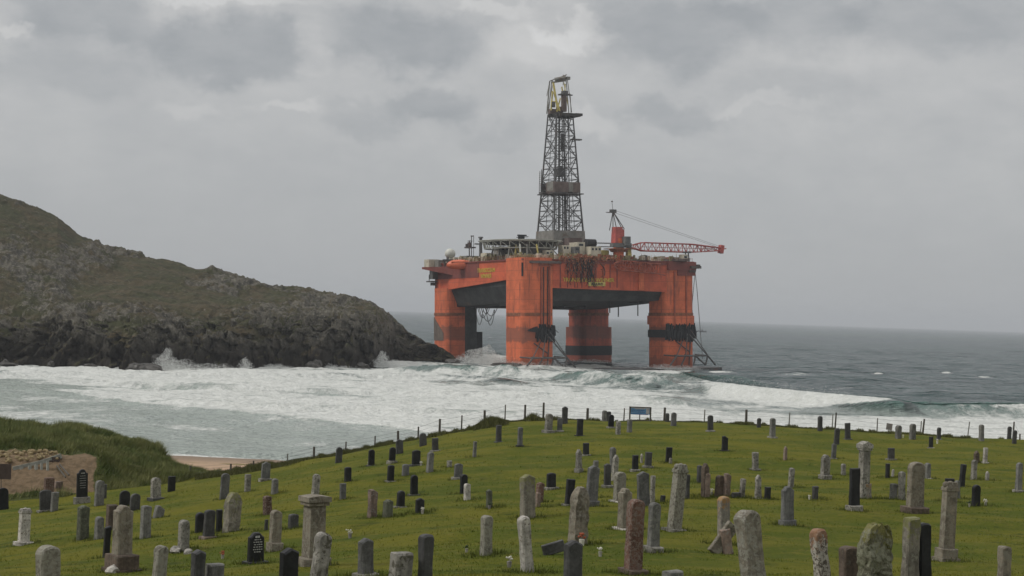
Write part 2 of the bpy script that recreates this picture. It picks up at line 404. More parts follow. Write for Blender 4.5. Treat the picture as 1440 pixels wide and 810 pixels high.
# dune grass
nr, nc = XX.shape; n = 230000
ri = np.random.uniform(5, nr - 35, n); ci = np.random.uniform(0, nc - 2, n)
r0, c0 = ri.astype(int), ci.astype(int); fr, fc = ri - r0, ci - c0
def bil(A): return (A[r0, c0] * (1 - fr) + A[r0 + 1, c0] * fr) * (1 - fc) + (A[r0, c0 + 1] * (1 - fr) + A[r0 + 1, c0 + 1] * fr) * fc
xs, ys, zs, bl = bil(XX), bil(DD), bil(ZZ), bil(blow)
cl = fbm(xs / 1.6, ys / 1.6, o=3, seed=21)
keep = (bl < 0.3) & (cl + 0.55 > np.random.rand(n)); xs, ys, zs, cl = xs[keep], ys[keep], zs[keep], cl[keep]
V = blades(len(xs), xs, ys, zs, 0.22 + 0.38 * np.clip(cl + 0.3, 0, 1), 0.05, 0.9)
V[:, 2, 0] += 0.12
nt = NT('marram'); co = world_co(nt)
cc = nt.mix(nt.ss(nt.noise(co, 0.45, 5, 0.7), 0.35, 0.65), (0.075, 0.105, 0.026), (0.21, 0.215, 0.08))
cc = nt.mix(nt.ss(nt.noise(co, 2.5, 3, 0.7), 0.55, 0.7, 0, 0.6), cc, (0.20, 0.18, 0.085))
nt.bsdf(cc, 0.7, spec=0.15)
tag(tri_mesh('dune_grass', V, nt.o), 'shaggy marram grass covering the dune behind the cemetery', 'dune grass', kind='stuff')
# ------------------------------------------------------------------ headland
hb = {-330: (450, 0), 0: (461, 0), 100: (470, 0), 200: (459, 0), 220: (466, 0), 350: (495, 0), 400: (512, 0), 500: (528, 0), 530: (540, 0), 548: (566, 0), 560: (585, 0), 600: (592, 0), 650: (600, 0), 662: (603, 0)}
hc = {-330: (455, 12), 0: (455, 12), 100: (458, 12), 200: (462, 12), 300: (456, 13), 350: (452, 14), 400: (450, 14), 450: (455, 14), 500: (446, 14), 530: (446, 16), 550: (462, 16), 575: (480, 14), 600: (494, 9), 625: (501, 7), 650: (511.5, 3), 662: (514.5, 1)}
cr = {-330: 190, -150: 225, -60: 252, 0: 273, 30: 286, 60: 298, 78: 305, 92: 318, 105: 329, 130: 341, 155: 350, 180: 357, 230: 366, 280: 381, 300: 385, 310: 389, 345: 396, 370: 401, 410: 406, 450: 414, 490: 421, 520: 429, 540: 437, 550: 446, 560: 454, 575: 466, 600: 481, 612: 484, 625: 491, 640: 500, 650: 509, 656: 513, 662: 516}
crd = {-330: 660, 0: 630, 200: 625, 400: 612, 500: 606, 560: 606, 600: 604, 650: 603, 662: 604}
keys = []
for p in sorted(set(list(hb) + list(hc) + list(cr))):
    ks = sorted(cr); yc = float(np.interp(p, ks, [cr[k] for k in ks]))
    ks = sorted(crd); dcr = float(np.interp(p, ks, [crd[k] for k in ks]))
    b0, _ = itp(hb, p); ycl, dx = itp(hc, p)
    zc = max(zof(p, yc, dcr), 0.4)
    dcl = min(b0 + dx, dcr - 1.5); zcl = min(zof(p, ycl, dcl), zc - 0.3) if p < 520 else min(zof(p, ycl, dcl), zc)
    rw = [(b0 - 1.5, -3), (b0 + 1, 1.5), (b0 + 0.55 * (dcl - b0), max(zcl * 0.6, 0.6)), (dcl, zcl)]
    dm = dcl + 0.33 * (dcr - dcl); dm2 = dcl + 0.68 * (dcr - dcl)
    # stay under the line of sight to the crest but convex
    ym = ycl + (yc - ycl) * 0.40; ym2 = ycl + (yc - ycl) * 0.74
    rw += [(dm, zof(p, ym, dm)), (dm2, zof(p, ym2, dm2)), (dcr, zc), (dcr + 14, zc - 2.5), (dcr + 45, -4)]
    keys.append((p, rw))
pxs = np.linspace(-330, 662, 1100)
PX, DD, ZZ = loft(keys, pxs, [4, 14, 22, 46, 46, 46, 12, 10])
DD = smooth_rows(DD, 3); ZZ = smooth_rows(ZZ, 3)
XX = (PX - 720) / FPX * DD
edge = sstep(662, 600, PX) * 0.75 + 0.25
hgt = np.clip(ZZ / 14, 0, 1)
_wx = 5 * fbm(XX / 14, ZZ / 8, DD / 20, o=3, seed=29)
ridge = 1 - np.abs(fbm((XX + _wx) / 17, (ZZ + _wx) / 19, DD / 40, o=6, seed=31, g=0.6)) * 2
crag = 1 - np.abs(fbm((XX + ZZ * .7 + _wx) / 5.0, (ZZ - XX * .3) / 3.0, DD / 8, o=4, seed=33, g=0.62)) * 2
lump = fbm(XX / 16, DD / 22, o=5, seed=35, g=0.55)
rocky = sstep(-0.05, 0.35, fbm(XX / 22, DD / 45, ZZ / 16, o=4, seed=37) + 0.6 * sstep(11, 4, ZZ) + 0.35 * sstep(300, 560, PX) * sstep(662, 520, PX) + 0.08)
inrange = np.ones_like(PX); 
cm = sstep(20, 10, ZZ)
crestw = 1 - 0.6 * sstep(520, 560, PX)
dd_off = (-9.5 * (ridge - 0.3) * cm - 3.0 * (crag - 0.4) * cm) * edge
zz_off = (2.4 * lump + 1.6 * (ridge - 0.35) * (.4 + .6 * rocky) + 1.5 * (crag - 0.4) * rocky) * edge * sstep(-1, 5, ZZ) * crestw
small = fbm(XX / 1.4, DD / 2.0, ZZ / 1.4, o=3, seed=41) * 0.7 * (0.35 + 0.65 * rocky) * edge
DD2 = DD + dd_off + small * 0.6; ZZ2 = ZZ + zz_off + small * sstep(-1, 3, ZZ)
_st = (ZZ + XX * 0.22 + 2.5 * fbm(XX / 30, ZZ / 12, DD / 40, o=3, seed=45)) / 3.1; _fr = _st - np.floor(_st)
DD2 = DD2 + (1.6 * (_fr - 0.5)) * sstep(26, 6, ZZ) * edge; ZZ2 = ZZ2 + 0.7 * sstep(.2, .9, _fr) * rocky * edge * sstep(0, 4, ZZ) * crestw
XX2 = XX + 0.8 * fbm(XX / 4, ZZ / 4, DD / 4, o=3, seed=43) * cm * edge
nt = NT('headland_rock'); co = world_co(nt)
zc = nt.n('SeparateXYZ', Vector=co).outputs[2]
nz = nt.n('SeparateXYZ', Vector=nt.n('NewGeometry').outputs['Normal']).outputs[2]
r1 = nt.noise(nt.mapv(co, (1, 0.6, 1)), 0.22, 6, 0.7); r2 = nt.noise(co, 1.1, 5, 0.7)
rock = nt.mix(nt.ss(r1, 0.35, 0.65), (0.050, 0.046, 0.038), (0.14, 0.127, 0.10))
rock = nt.mix(nt.ss(r2, 0.50, 0.66, 0, 0.75), rock, (0.25, 0.235, 0.195))
rock = nt.mix(nt.ss(nt.m('ADD', zc, nt.m('MULTIPLY', nt.noise(co, 0.12, 5, 0.7), 12)), 19, 9), rock, nt.mix(r2, (0.012, 0.011, 0.009), (0.042, 0.035, 0.027)))
veg = nt.mix(nt.ss(nt.noise(co, 0.09, 5, 0.65), 0.38, 0.62), (0.050, 0.052, 0.020), (0.084, 0.064, 0.035))
veg = nt.mix(nt.ss(nt.noise(co, 0.3, 6, 0.75), 0.45, 0.60, 0, 0.7), veg, (0.030, 0.030, 0.015))
veg = nt.mix(nt.ss(nt.noise(nt.vm('ADD', co, (50., 20., 3.)), 0.5, 5, 0.8), 0.57, 0.66, 0, 0.7), veg, (0.19, 0.18, 0.13))
rk = nt.m('ADD', nt.attr('rocky'), nt.m('MULTIPLY', nt.m('SUBTRACT', nt.noise(co, 0.16, 8, 0.82), 0.5), 3.4))
rk = nt.m('ADD', rk, nt.ss(nz, 0.75, 0.3, 0, 0.5))
nt.bsdf(nt.mix(nt.ss(rk, 0.45, 0.62), veg, rock), 0.9, nt.bump(nt.m('ADD', r2, nt.m('MULTIPLY', r1, 2.0)), 0.9, 0.8), spec=0.2)
M['rock'] = nt.o
tag(grid_mesh('headland', XX2, DD2, ZZ2, M['rock'], {'rocky': rocky * 0.62}, smooth=False), kind='structure')
simple('wet_rock', (0.038, 0.034, 0.028), 0.5, 0.5, 0.8)
# skerries
def boulder(name, loc, s, seed, mat, n=3):
    bm = bmesh.new(); bmesh.ops.create_icosphere(bm, subdivisions=n, radius=1)
    co_ = np.array([v.co for v in bm.verts])
    k = 1 + 0.75 * fbm(co_[:, 0] * 1.6 + seed, co_[:, 1] * 1.6, co_[:, 2] * 1.6, o=4, seed=seed, g=.6)
    for v, q in zip(bm.verts, k): v.co = Vector((v.co.x * q * s[0], v.co.y * q * s[1], v.co.z * q * s[2]))
    me = bpy.data.meshes.new(name); bm.to_mesh(me); bm.free()
    o = link(name, me, mat); o.location = loc; return o
for i, (px_, py_, d_, s, lab) in enumerate((
    (205, 517, 452, (4.5, 3, 1.6), 'low dark rock in the surf at the foot of the headland, beside the splash'),
    (225, 507, 462, (2.2, 3, 2.4), 'upright dark rock standing against the headland cliff by the splash'),
    (12, 513, 452, (3.2, 1.6, 0.5), 'flat dark rock awash in the foam at the left edge of the bay'),
    (637, 505, 590, (3.4, 3, 1.5), 'jagged dark rock at the tip of the headland point'),
    (661, 494, 612, (1.8, 2.2, 1.6), 'small dark rock beyond the headland tip, in front of the far left rig column'),
    (712, 519, 590, (5.0, 2.2, 0.9), 'low dark rock in the broken water before the nearest rig column'),
    )):
    v = P(px_, py_, d_); v.z = 0.4 if i != 1 else 1.8
    tag(boulder('rock', v, s, 60 + i, M['wet_rock']), lab, 'rock', 'rocks in the surf')
for i in range(9):
    px_ = 20 + i * 62 + random.uniform(-12, 12); b_ = itp(hb, px_)[0]; s = random.uniform(1.0, 2.6)
    tag(boulder('rock', ((px_ - 720) / FPX * (b_ - 5), b_ - 5 - random.uniform(0, 4), 0.3), (s * random.uniform(.9, 1.8), s, s * random.uniform(.6, 1.3)), 200 + i, M['wet_rock']), 'dark boulder half sunk in the foam along the foot of the headland cliff', 'rock', 'boulders along the cliff foot')
# ------------------------------------------------------------------ sea
NV = 720
v_ = np.concatenate([np.linspace(240, 30, 640), np.geomspace(29.7, 1.75, 110)])
dist = CAMZ * FPX / v_
pxg = np.concatenate([np.linspace(-2600, -420, 50, endpoint=False), np.linspace(-420, 1860, 1140), np.linspace(1862, 4000, 50)])
PX, DD = np.meshgrid(pxg, dist); XX = (PX - 720) / FPX * DD
ipx, ipy = project(XX, DD, np.zeros_like(XX))
def B(tab):
    ks = sorted(tab); return np.interp(ipx, ks, [tab[k] for k in ks])
fade = 1 / (1 + (DD / 2500) ** 2)
Z = 1.1 * fbm(XX / 38, DD / 26, o=2, seed=61) + 0.85 * fbm(XX / 13, DD / 8.5, o=3, seed=63) * sstep(3500, 900, DD) + 0.30 * (1 - np.abs(fbm(XX / 3.4, DD / 2.3, o=2, seed=65)) * 2) * sstep(900, 450, DD)
Z *= 0.35 + 0.65 * sstep(560, 500, ipy)
Z *= sstep(200, 290, DD) * 0.85 + 0.15
def ridge_wave(pts, H, front, back, wob=0.3, fade=60):
    global Z
    xs_ = [p[0] for p in pts]; ds = []
    for p in pts:
        r = ray(p[0], p[1]); ds.append((H - CAMZ) / r.z)
    dc = np.interp(ipx, xs_, ds) + 3.0 * fbm(XX / 20, XX * 0, o=3, seed=int(xs_[0]) & 63)
    s = DD - dc
    prof = np.where(s < 0, np.exp(-(s / front) ** 2), np.exp(-(s / back) ** 2))
    win = sstep(xs_[0] - 5, xs_[0] + fade, ipx) * sstep(xs_[-1] + 5, xs_[-1] - fade, ipx)
    h = H * (1 + wob * fbm(XX / 12, DD / 30, o=3, seed=7))
    Z = np.maximum(Z, 0) * 0 + Z * (1 - 0.5 * prof * win) + h * prof * win
    return prof * win, s
w1, s1 = ridge_wave([(960, 533), (1000, 538), (1100, 548), (1250, 561), (1350, 565), (1440, 566), (1700, 572)], 2.8, 6, 16, 0.2, 70)
w2, s2 = ridge_wave([(600, 516), (660, 517), (700, 519), (780, 524), (860, 530), (930, 533), (980, 536)], 2.6, 6, 14, 0.7, 50)
w3, s3 = ridge_wave([(860, 519), (940, 524), (1000, 528), (1100, 536)], 1.9, 8, 18, 0.5, 60)
w4, s4 = ridge_wave([(530, 513), (600, 515), (700, 520)], 2.4, 6, 12, 0.6, 40)
w5, s5 = ridge_wave([(-100, 533), (0, 541), (120, 555), (200, 566), (300, 575), (450, 588), (560, 597), (640, 606)], 0.55, 3, 9, 0.4, 30)
w6, s6 = ridge_wave([(230, 632), (340, 638), (400, 641), (470, 640)], 0.35, 1.5, 4, 0.4, 40)
w7, s7 = ridge_wave([(980, 521), (1060, 524), (1180, 529), (1300, 533)], 1.2, 9, 20, 0.5, 60)
w9, s9 = ridge_wave([(-100, 518), (100, 521), (300, 524), (620, 527), (760, 536)], 1.3, 4, 14, .5, 60)
w10, s10 = ridge_wave([(120, 533), (300, 541), (560, 546), (860, 556), (1000, 566)], 1.3, 4, 14, .5, 60)
w11, s11 = ridge_wave([(200, 556), (400, 569), (560, 574), (800, 579)], 1.1, 3.5, 12, .5, 60)
w8, s8 = ridge_wave([(1250, 545), (1320, 549), (1440, 553), (1600, 560)], 1.4, 9, 22, 0.4, 60)
ipx, ipy = project(XX, DD, Z)
wob = 3.0 * fbm(XX / 26, DD / 40, o=4, seed=51)
b0 = B({0: 505, 300: 508, 560: 507, 640: 510, 700: 512, 780: 513, 850: 514, 900: 517, 960: 524, 1000: 536, 1100: 547, 1250: 560, 1300: 568, 1440: 568, 1700: 575})
b1 = B({0: 520, 600: 522, 640: 529, 700: 534, 850: 543, 960: 550, 1000: 560, 1080: 569, 1130: 573, 1180: 568, 1260: 561, 1300: 569, 1440: 573, 1700: 590})
b2 = B({0: 525, 700: 545, 850: 552, 1000: 576, 1100: 582, 1200: 584, 1300: 587, 1440: 590, 1700: 600})
b3 = B({-400: 535, 0: 541, 60: 547, 120: 556, 200: 568, 300: 577, 450: 590, 560: 599, 700: 622, 1440: 900})
b4 = b3 * 0 + B({-400: 624, 250: 638, 400: 649, 560: 660})
Fa = B({0: .86, 300: .9, 600: .72, 660: .56, 700: .62, 780: .66, 850: .60, 930: .46, 985: .55, 1010: 1, 1250: 1, 1290: .3, 1380: .62, 1440: .9})
Fb = B({0: .86, 300: .92, 640: .80, 700: .76, 850: .80, 960: .60, 1000: .62, 1100: .55, 1180: .15, 1250: .12, 1300: .42, 1440: .62})
Fc = B({0: .82, 200: .88, 640: .86, 800: .84, 1000: .82, 1100: .80, 1440: .9})
y = ipy + wob * 0.8; s_ = 1.6
F = 0.0 + (Fa - 0.0) * sstep(b0 - s_, b0 + s_, ipy + wob * 0.25)
F = F + (Fb - F) * sstep(b1 - 2.5, b1 + 2.5, y); F = F + (Fc - F) * sstep(b2 - 3, b2 + 3, y)
F = F + (0.42 - F) * sstep(b3 - 1.5, b3 + 2.5, y + wob); F = F + (0.95 - F) * sstep(b4 - 1.5, b4 + 1.5, ipy + wob * 0.7)
# paler water patch inside the foam at the far left
F = F - 0.5 * sstep(1.0, 0.3, np.hypot((ipx - 40) / 130, (ipy - 541 - (ipx - 40) * 0.05) / 12)) * (ipy < b3 + 4)
# churned water round the rig
for cx_, cy_, rx_, ry_, a_ in ((690, 503, 45, 8, .8), (745, 511, 45, 5, .55), (832, 513, 38, 5, .6), (948, 521, 50, 5, .6), (1015, 523, 30, 2.6, .95), (1120, 526, 38, 4, .52), (1235, 525, 14, 2.2, .7), (1330, 524, 12, 2, .75), (1385, 530, 16, 2.2, .5), (1190, 545, 20, 2, .45), (890, 533, 20, 3, -.3), (985, 547, 50, 10, -.1), (820, 530, 50, 5, -.12)):
    F = F + (0.3 * a_ * vnoise(XX / 2.5, DD / 6, seed=91) + a_) * sstep(1.0, 0.2, np.hypot((ipx - cx_) / rx_, (ipy - cy_) / ry_))
aer = np.clip(sstep(b0 - 6, b0 + 10, ipy) * (0.25 + 0.75 * sstep(b1 - 5, b2 + 12, ipy)), 0, 1)
bay = sstep(b0 + 3, b0 + 10, ipy) * sstep(b3 + 2, b3 - 2, ipy) * sstep(1000, 900, ipx)
F = F + bay * (0.55 * np.minimum(fbm(XX / 42, DD / 7, o=4, seed=72) + 0.05, 0.1) - 0.12 * (w9 * (s9 < 0) + w10 * (s10 < 0) + w11 * (s11 < 0)))
F = F + 0.35 * fbm(XX / 9, DD / 12, o=4, seed=71) * (F > 0.02) * (F < 0.97)
F = F - 0.35 * w6 * (s6 < 0)
F = F - 0.22 * w4 * (s4 < 0)
foam_bumps = F > 0.5
Z += 0.30 * sstep(0.4, 0.9, F) * fbm(XX / 2.2, DD / 1.8, o=3, seed=73) * sstep(700, 400, DD) * sstep(210, 300, DD)
nt = NT('sea_water'); co = world_co(nt)
A = nt.attr('foam'); AE = nt.attr('aer')
f1 = nt.noise(nt.mapv(co, (1, 0.6, 1)), 0.13, 7, 0.72, 0.8); f2 = nt.noise(nt.mapv(co, (1, 0.55, 1)), 0.6, 5, 0.7, 0.6)
vor = nt.n('TexVoronoi', {'feature': 'DISTANCE_TO_EDGE'}, Vector=nt.vm('ADD', nt.mapv(co, (1, 0.5, 1)), nt.vm('SCALE', nt.n('TexNoise', Vector=co, Scale=0.25, Detail=4).outputs[1], scale=6.0)), Scale=0.16).outputs[0]
lace = nt.ss(vor, 0.16, 0.0)
t = nt.m('ADD', nt.m('MULTIPLY', f1, 0.6), nt.m('MULTIPLY', f2, 0.4))
th = nt.m('SUBTRACT', 0.99, nt.m('MULTIPLY', A, 0.80))      # foam where noise exceeds threshold
fm = nt.ss(nt.m('SUBTRACT', nt.m('ADD', t, nt.m('MULTIPLY', lace, nt.m('MULTIPLY', A, 0.16))), th), -0.13, 0.13)
# whitecaps on the open sea
wc = nt.ss(nt.noise(nt.mapv(co, (0.35, 0.5, 1)), 0.11, 6, 0.68, 0.4), 0.66, 0.70, 0, 0.6)
fm = nt.m('MAXIMUM', fm, nt.m('MULTIPLY', wc, nt.ss(A, 0.5, 0.1)))
thin = nt.m('MULTIPLY', nt.ss(A, 0.1, 0.6), nt.ss(f2, 0.35, 0.65, 0.1, 0.55))
deep = nt.mix(nt.ss(nt.noise(co, 0.02, 4, 0.6), 0.35, 0.65), (0.026, 0.060, 0.064), (0.045, 0.092, 0.092))
wat = nt.mix(AE, deep, (0.37, 0.42, 0.38))
wat = nt.mix(nt.m('MULTIPLY', nt.attr('face'), 0.85), wat, (0.06, 0.165, 0.13))
foamc = nt.mix(nt.ss(f2, 0.3, 0.7), (0.58, 0.59, 0.555), (0.70, 0.71, 0.68)); foamc = nt.mix(nt.ss(nt.noise(nt.mapv(co, (0.35, 1.1, 1)), 0.22, 6, 0.7, 0.5), 0.45, 0.72, 0, 0.38), foamc, (0.40, 0.43, 0.405))
cc = nt.mix(nt.m('MULTIPLY', thin, 0.75), wat, (0.42, 0.45, 0.42))
cc = nt.mix(fm, cc, foamc)
g = nt.mapv(co, (0.6, 1.0, 1))
hb_ = nt.m('ADD', nt.m('MULTIPLY', nt.noise(g, 0.16, 4, 0.65), 2.6), nt.m('ADD', nt.m('MULTIPLY', nt.noise(g, 0.55, 4, 0.65), 0.8), nt.m('MULTIPLY', nt.noise(g, 2.2, 3, 0.6), 0.16)))
hb_ = nt.m('ADD', hb_, nt.m('MULTIPLY', nt.noise(nt.mapv(co, (0.5, 1.0, 1)), 0.045, 5, 0.72), nt.m('MULTIPLY', nt.ss(A, 0.35, 0.1, 0, 18.0), nt.m('SUBTRACT', 1.0, AE, clamp=True))))
bn = nt.bump(nt.m('ADD', hb_, nt.m('MULTIPLY', fm, 0.25)), nt.ss(A, 0.2, 0.9, 1.0, 0.7), 2.2)
nt.bsdf(cc, nt.ss(fm, 0, 1, 0.2, 0.9), bn, spec=0.5, IOR=1.33); M['sea'] = nt.o
face = np.clip(w1 * (s1 < 1) * sstep(1120, 1230, ipx) + w2 * (s2 < 1) * 0.7 + w3 * (s3 < 2) * 0.6 + w4 * 0.6 + w1 * 0.8 * np.exp(-((ipx - 985) / 40) ** 2), 0, 1)
o = grid_mesh('sea', XX, DD, Z, M['sea'], {'foam': F, 'aer': aer, 'face': face}); tag(o, kind='structure')
def sea_z(px_, d_):
    j = int(np.argmin(np.abs(pxg - px_))); i = int(np.argmin(np.abs(dist - d_))); return float(Z[i, j])
# tumbling lip of the main breaker and spray: clouds of droplets and foam flecks
nt = NT('spray'); nt.bsdf((0.74, 0.75, 0.73), 0.9, spec=0.2); M['spray'] = nt.o
def flecks(cs, n, size):
    """cs: (n,3) centres"""
    k = len(cs); V = np.random.randn(k, 3, 3) * 0.5
    return cs[:, None, :] + V * (size * (0.4 + np.random.rand(k, 1, 1)))
C = []
def plume(px_, py_, d_, w, h, dep, n, size=0.22):
    n = int(n * 2.6); size *= 0.62
    b = P(px_, py_, d_)
    u = np.random.rand(n) ** 2.4; jets = fbm(np.random.rand(n) * 0, np.zeros(n)); x = np.random.randn(n) * w * 0.45
    jet = 0.75 + 0.5 * np.clip(vnoise(x / (w * 0.16) + px_, x * 0, seed=int(px_)) * 0.5 + 0.5, 0, 1)
    z = u * h * jet * np.exp(-(x / w) ** 2); x = x * (1 + 0.35 * u)
    C.append(flecks(np.stack([b.x + x, b.y + np.random.randn(n) * dep, z + 0.2], -1), n, size))
plume(232, 515, 458, 3.2, 5.0, 1.5, 3500); plume(250, 516, 458, 6, 3.0, 1.5, 2500)
plume(345, 517, 487, 1.8, 2.8, 1.0, 1400); plume(385, 517, 500, 5, 1.0, 1.0, 1000)
plume(537, 512, 536, 2.4, 4.6, 1.5, 2600, 0.24); plume(552, 514, 538, 6, 2.6, 2, 2200, 0.24)
plume(460, 517, 520, 6, 1.0, 1.5, 900); plume(290, 517, 470, 10, 1.4, 2, 1500)
plume(676, 512, 612, 7, 6.5, 4, 9000, 0.26); plume(700, 512, 606, 7, 4.0, 4, 5000, 0.26); plume(655, 511, 590, 4, 3, 2, 1800, 0.24)
plume(735, 514, 592, 7, 1.6, 2, 1600); plume(770, 514, 596, 6, 1.8, 2, 1600); plume(832, 512, 668, 9, 1.3, 2, 1500); plume(935, 520, 618, 7, 1.6, 2, 1600); plume(965, 521, 622, 6, 1.4, 2, 1300)
for px_ in range(1005, 1195, 5):
    y_ = 538 + (px_ - 1005) * 0.092; plume(px_, y_ + 8, 19.2 * FPX / (y_ + 6 - 450 - (px_ - 1005) * 0.033), 2.0, 2.9, 1.0, 60, 0.16)
tag(tri_mesh('sea_spray', np.concatenate(C), M['spray']), 'white spray thrown up where waves hit the rocks and the rig legs', 'spray', kind='stuff')
# ------------------------------------------------------------------ drilling rig
def paint(key, c, dirt, band=True, dark=0.3, rough=0.6):
    nt = NT(key); co = obj_co(nt); z = nt.n('SeparateXYZ', Vector=co).outputs[2]
    st = nt.noise(nt.mapv(co, (1, 1, 0.10)), 0.75, 5, 0.65); bl = nt.noise(co, 0.25, 5, 0.65)
    cc = nt.mix(nt.ss(bl, 0.38, 0.62), tuple(k * 0.78 for k in c), c)
    cc = nt.mix(nt.ss(st, 0.50, 0.72, 0, dark * 1.6), cc, dirt)
    cc = nt.mix(nt.ss(nt.noise(co, 1.3, 5, 0.7), 0.6, 0.72, 0, 0.35), cc, (0.09, 0.06, 0.05))
    # plate seams
    sz = nt.m('ABSOLUTE', nt.m('SUBTRACT', nt.m('FRACT', nt.m('MULTIPLY', z, 0.28)), 0.5))
    cc = nt.mix(nt.ss(sz, 0.47, 0.49, 0, 0.4), cc, (0.12, 0.05, 0.035))
    if band:
        nb = nt.m('MULTIPLY', nt.m('SUBTRACT', nt.noise(co, 0.35, 6, 0.75), 0.5), 7.0); zz = nt.m('ADD', z, nb)
        b = nt.m('MULTIPLY', nt.ss(zz, 9.0, 9.8), nt.ss(zz, 15.2, 14.2))
        cc = nt.mix(nt.m('MULTIPLY', b, 0.6), cc, (0.12, 0.065, 0.05))
        ring = nt.m('MULTIPLY', nt.ss(nt.m('ADD', z, nt.m('MULTIPLY', nb, 0.12)), 18.9, 19.1), nt.ss(nt.m('ADD', z, nt.m('MULTIPLY', nb, 0.12)), 20.3, 20.0))
        cc = nt.mix(nt.m('MULTIPLY', ring, 0.5), cc, (0.10, 0.06, 0.04))
        cc = nt.mix(nt.ss(zz, 3.6, 2.4, 0, 0.5), cc, (0.16, 0.05, 0.03))
    nt.bsdf(cc, rough, nt.bump(bl, 0.3, 0.2), spec=0.35); M[key] = nt.o; return nt.o
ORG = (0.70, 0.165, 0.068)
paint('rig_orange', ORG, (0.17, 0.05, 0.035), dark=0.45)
paint('rig_hull_dark', (0.24, 0.065, 0.05), (0.12, 0.05, 0.045), band=False, dark=0.4)  # darker hull red, also used to paint the shade of the left recess
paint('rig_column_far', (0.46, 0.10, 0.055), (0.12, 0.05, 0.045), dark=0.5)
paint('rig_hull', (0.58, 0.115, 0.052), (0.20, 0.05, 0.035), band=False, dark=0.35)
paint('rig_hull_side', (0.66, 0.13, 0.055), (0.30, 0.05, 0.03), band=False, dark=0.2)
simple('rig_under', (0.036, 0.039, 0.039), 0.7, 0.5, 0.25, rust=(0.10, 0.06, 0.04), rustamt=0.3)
simple('rig_steel', (0.075, 0.072, 0.068), 0.6, 0.3, 0.5, rust=(0.12, 0.06, 0.04), rustamt=0.35)
simple('rig_derrick', (0.070, 0.068, 0.066), 0.6, 0.3, 0.4, rust=(0.11, 0.065, 0.05), rustamt=0.3)
simple('rig_grey', (0.19, 0.185, 0.165), 0.7, 0.25, 0.5, rust=(0.13, 0.09, 0.06), rustamt=0.35)
simple('rig_dgrey', (0.11, 0.11, 0.105), 0.7, 0.25, 0.5)
simple('rig_brown', (0.125, 0.092, 0.08), 0.8, 0.3, 0.6)
simple('rig_cream', (0.50, 0.46, 0.36), 0.6, 0.2, 0.5, rust=(0.25, 0.17, 0.10), rustamt=0.32)
simple('rig_white', (0.56, 0.56, 0.50), 0.6, 0.15, 0.5)
simple('rig_yellow', (0.50, 0.41, 0.12), 0.6, 0.25, 0.5)
simple('rig_redboom', (0.40, 0.075, 0.06), 0.5, 0.25, 0.5)
simple('rig_redpipe', (0.30, 0.075, 0.04), 0.6, 0.3, 0.5)
simple('rig_rust', (0.24, 0.09, 0.045), 0.9, 0.4, 1.0)
simple('rig_black', (0.018, 0.018, 0.02), 0.85, 0.3, 1.0)
simple('lifeboat', (0.62, 0.13, 0.05), 0.4, 0.15, 0.6)
simple('rig_glass', (0.02, 0.025, 0.03), 0.2, 0.1)
simple('rig_letter', (0.55, 0.40, 0.05), 0.6, 0.3, 1.5)
simple('rig_olive', (0.24, 0.22, 0.11), 0.7, 0.4, 0.8)
simple('rig_rail', (0.34, 0.34, 0.29), 0.6, 0.2, 0.5)
rig = empty('drilling_rig', (19.2, 642, 0))
RM = Matrix.Translation((19.2, 642, 0)) @ Matrix.Rotation(R(-1.9), 4, 'Y') @ Matrix.Rotation(R(28.8), 4, 'Z') @ Matrix.Translation((-37, 0, 0)) @ Matrix.Diagonal((1.036, 1, 1, 1)) @ Matrix.Translation((37, 0, 0))
rig.matrix_world = RM
tag(rig, 'orange four-legged offshore drilling rig with tall lattice derrick aground in the surf off the headland', 'drilling rig')
RI = RM.inverted()
def L(px, py, d): return RI @ P(px, py, d)
def rp(mb, name, mat, parent=rig, smooth=False): return mb.build(name, M[mat], parent, smooth)
def rrect(cx, cy, h, r, n=5):
    pts = []
    for sx, sy, a0 in ((1, -1, -90), (1, 1, 0), (-1, 1, 90), (-1, -1, 180)):
        for i in range(n + 1):
            a = R(a0 + 90 * i / n); pts.append((cx + sx * (h - r) + r * math.cos(a), cy + sy * (h - r) + r * math.sin(a)))
    return pts
CO = 30.5; S = 6.6
cols = {}
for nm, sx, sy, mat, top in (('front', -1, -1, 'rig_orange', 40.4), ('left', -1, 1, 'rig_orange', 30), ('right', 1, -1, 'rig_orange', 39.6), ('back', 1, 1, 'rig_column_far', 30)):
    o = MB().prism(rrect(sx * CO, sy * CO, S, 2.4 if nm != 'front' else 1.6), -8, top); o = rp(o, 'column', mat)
    cols[nm] = o
    rp(MB().prism(rrect(sx * CO, sy * CO, S + 0.22, 2.5), 19.0, 20.1), 'rubbing_band', 'rig_rust', o)
H = 36.4
# orange girder band: four walls with their own lower edges
def wall(a, b, za, zb, top, th, mat, name='deck_side'):
    a, b = Vector((*a, 0)), Vector((*b, 0)); t = (b - a).normalized(); nrm = Vector((t.y, -t.x, 0))
    i_a, i_b = a - nrm * th, b - nrm * th
    mb = MB(); mb.prism([(a.x, a.y), (b.x, b.y), (i_b.x, i_b.y), (i_a.x, i_a.y)], [za, zb, zb, za], top)
    return rp(mb, name, mat)
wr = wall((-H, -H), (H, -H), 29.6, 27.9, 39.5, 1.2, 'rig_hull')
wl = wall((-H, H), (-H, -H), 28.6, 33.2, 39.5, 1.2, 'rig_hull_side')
wall((-H - .15, H - 1), (-H - .15, -2), 33.6, 33.8, 39.4, .12, 'rig_hull_dark', 'recess_shade')  # thin dark red panel: shade of the left deck recess put in as colour
wall((H, -H), (H, H), 27.9, 26, 39.5, 1.2, 'rig_hull'); wall((H, H), (-H, H), 26, 28.4, 39.5, 1.2, 'rig_hull')
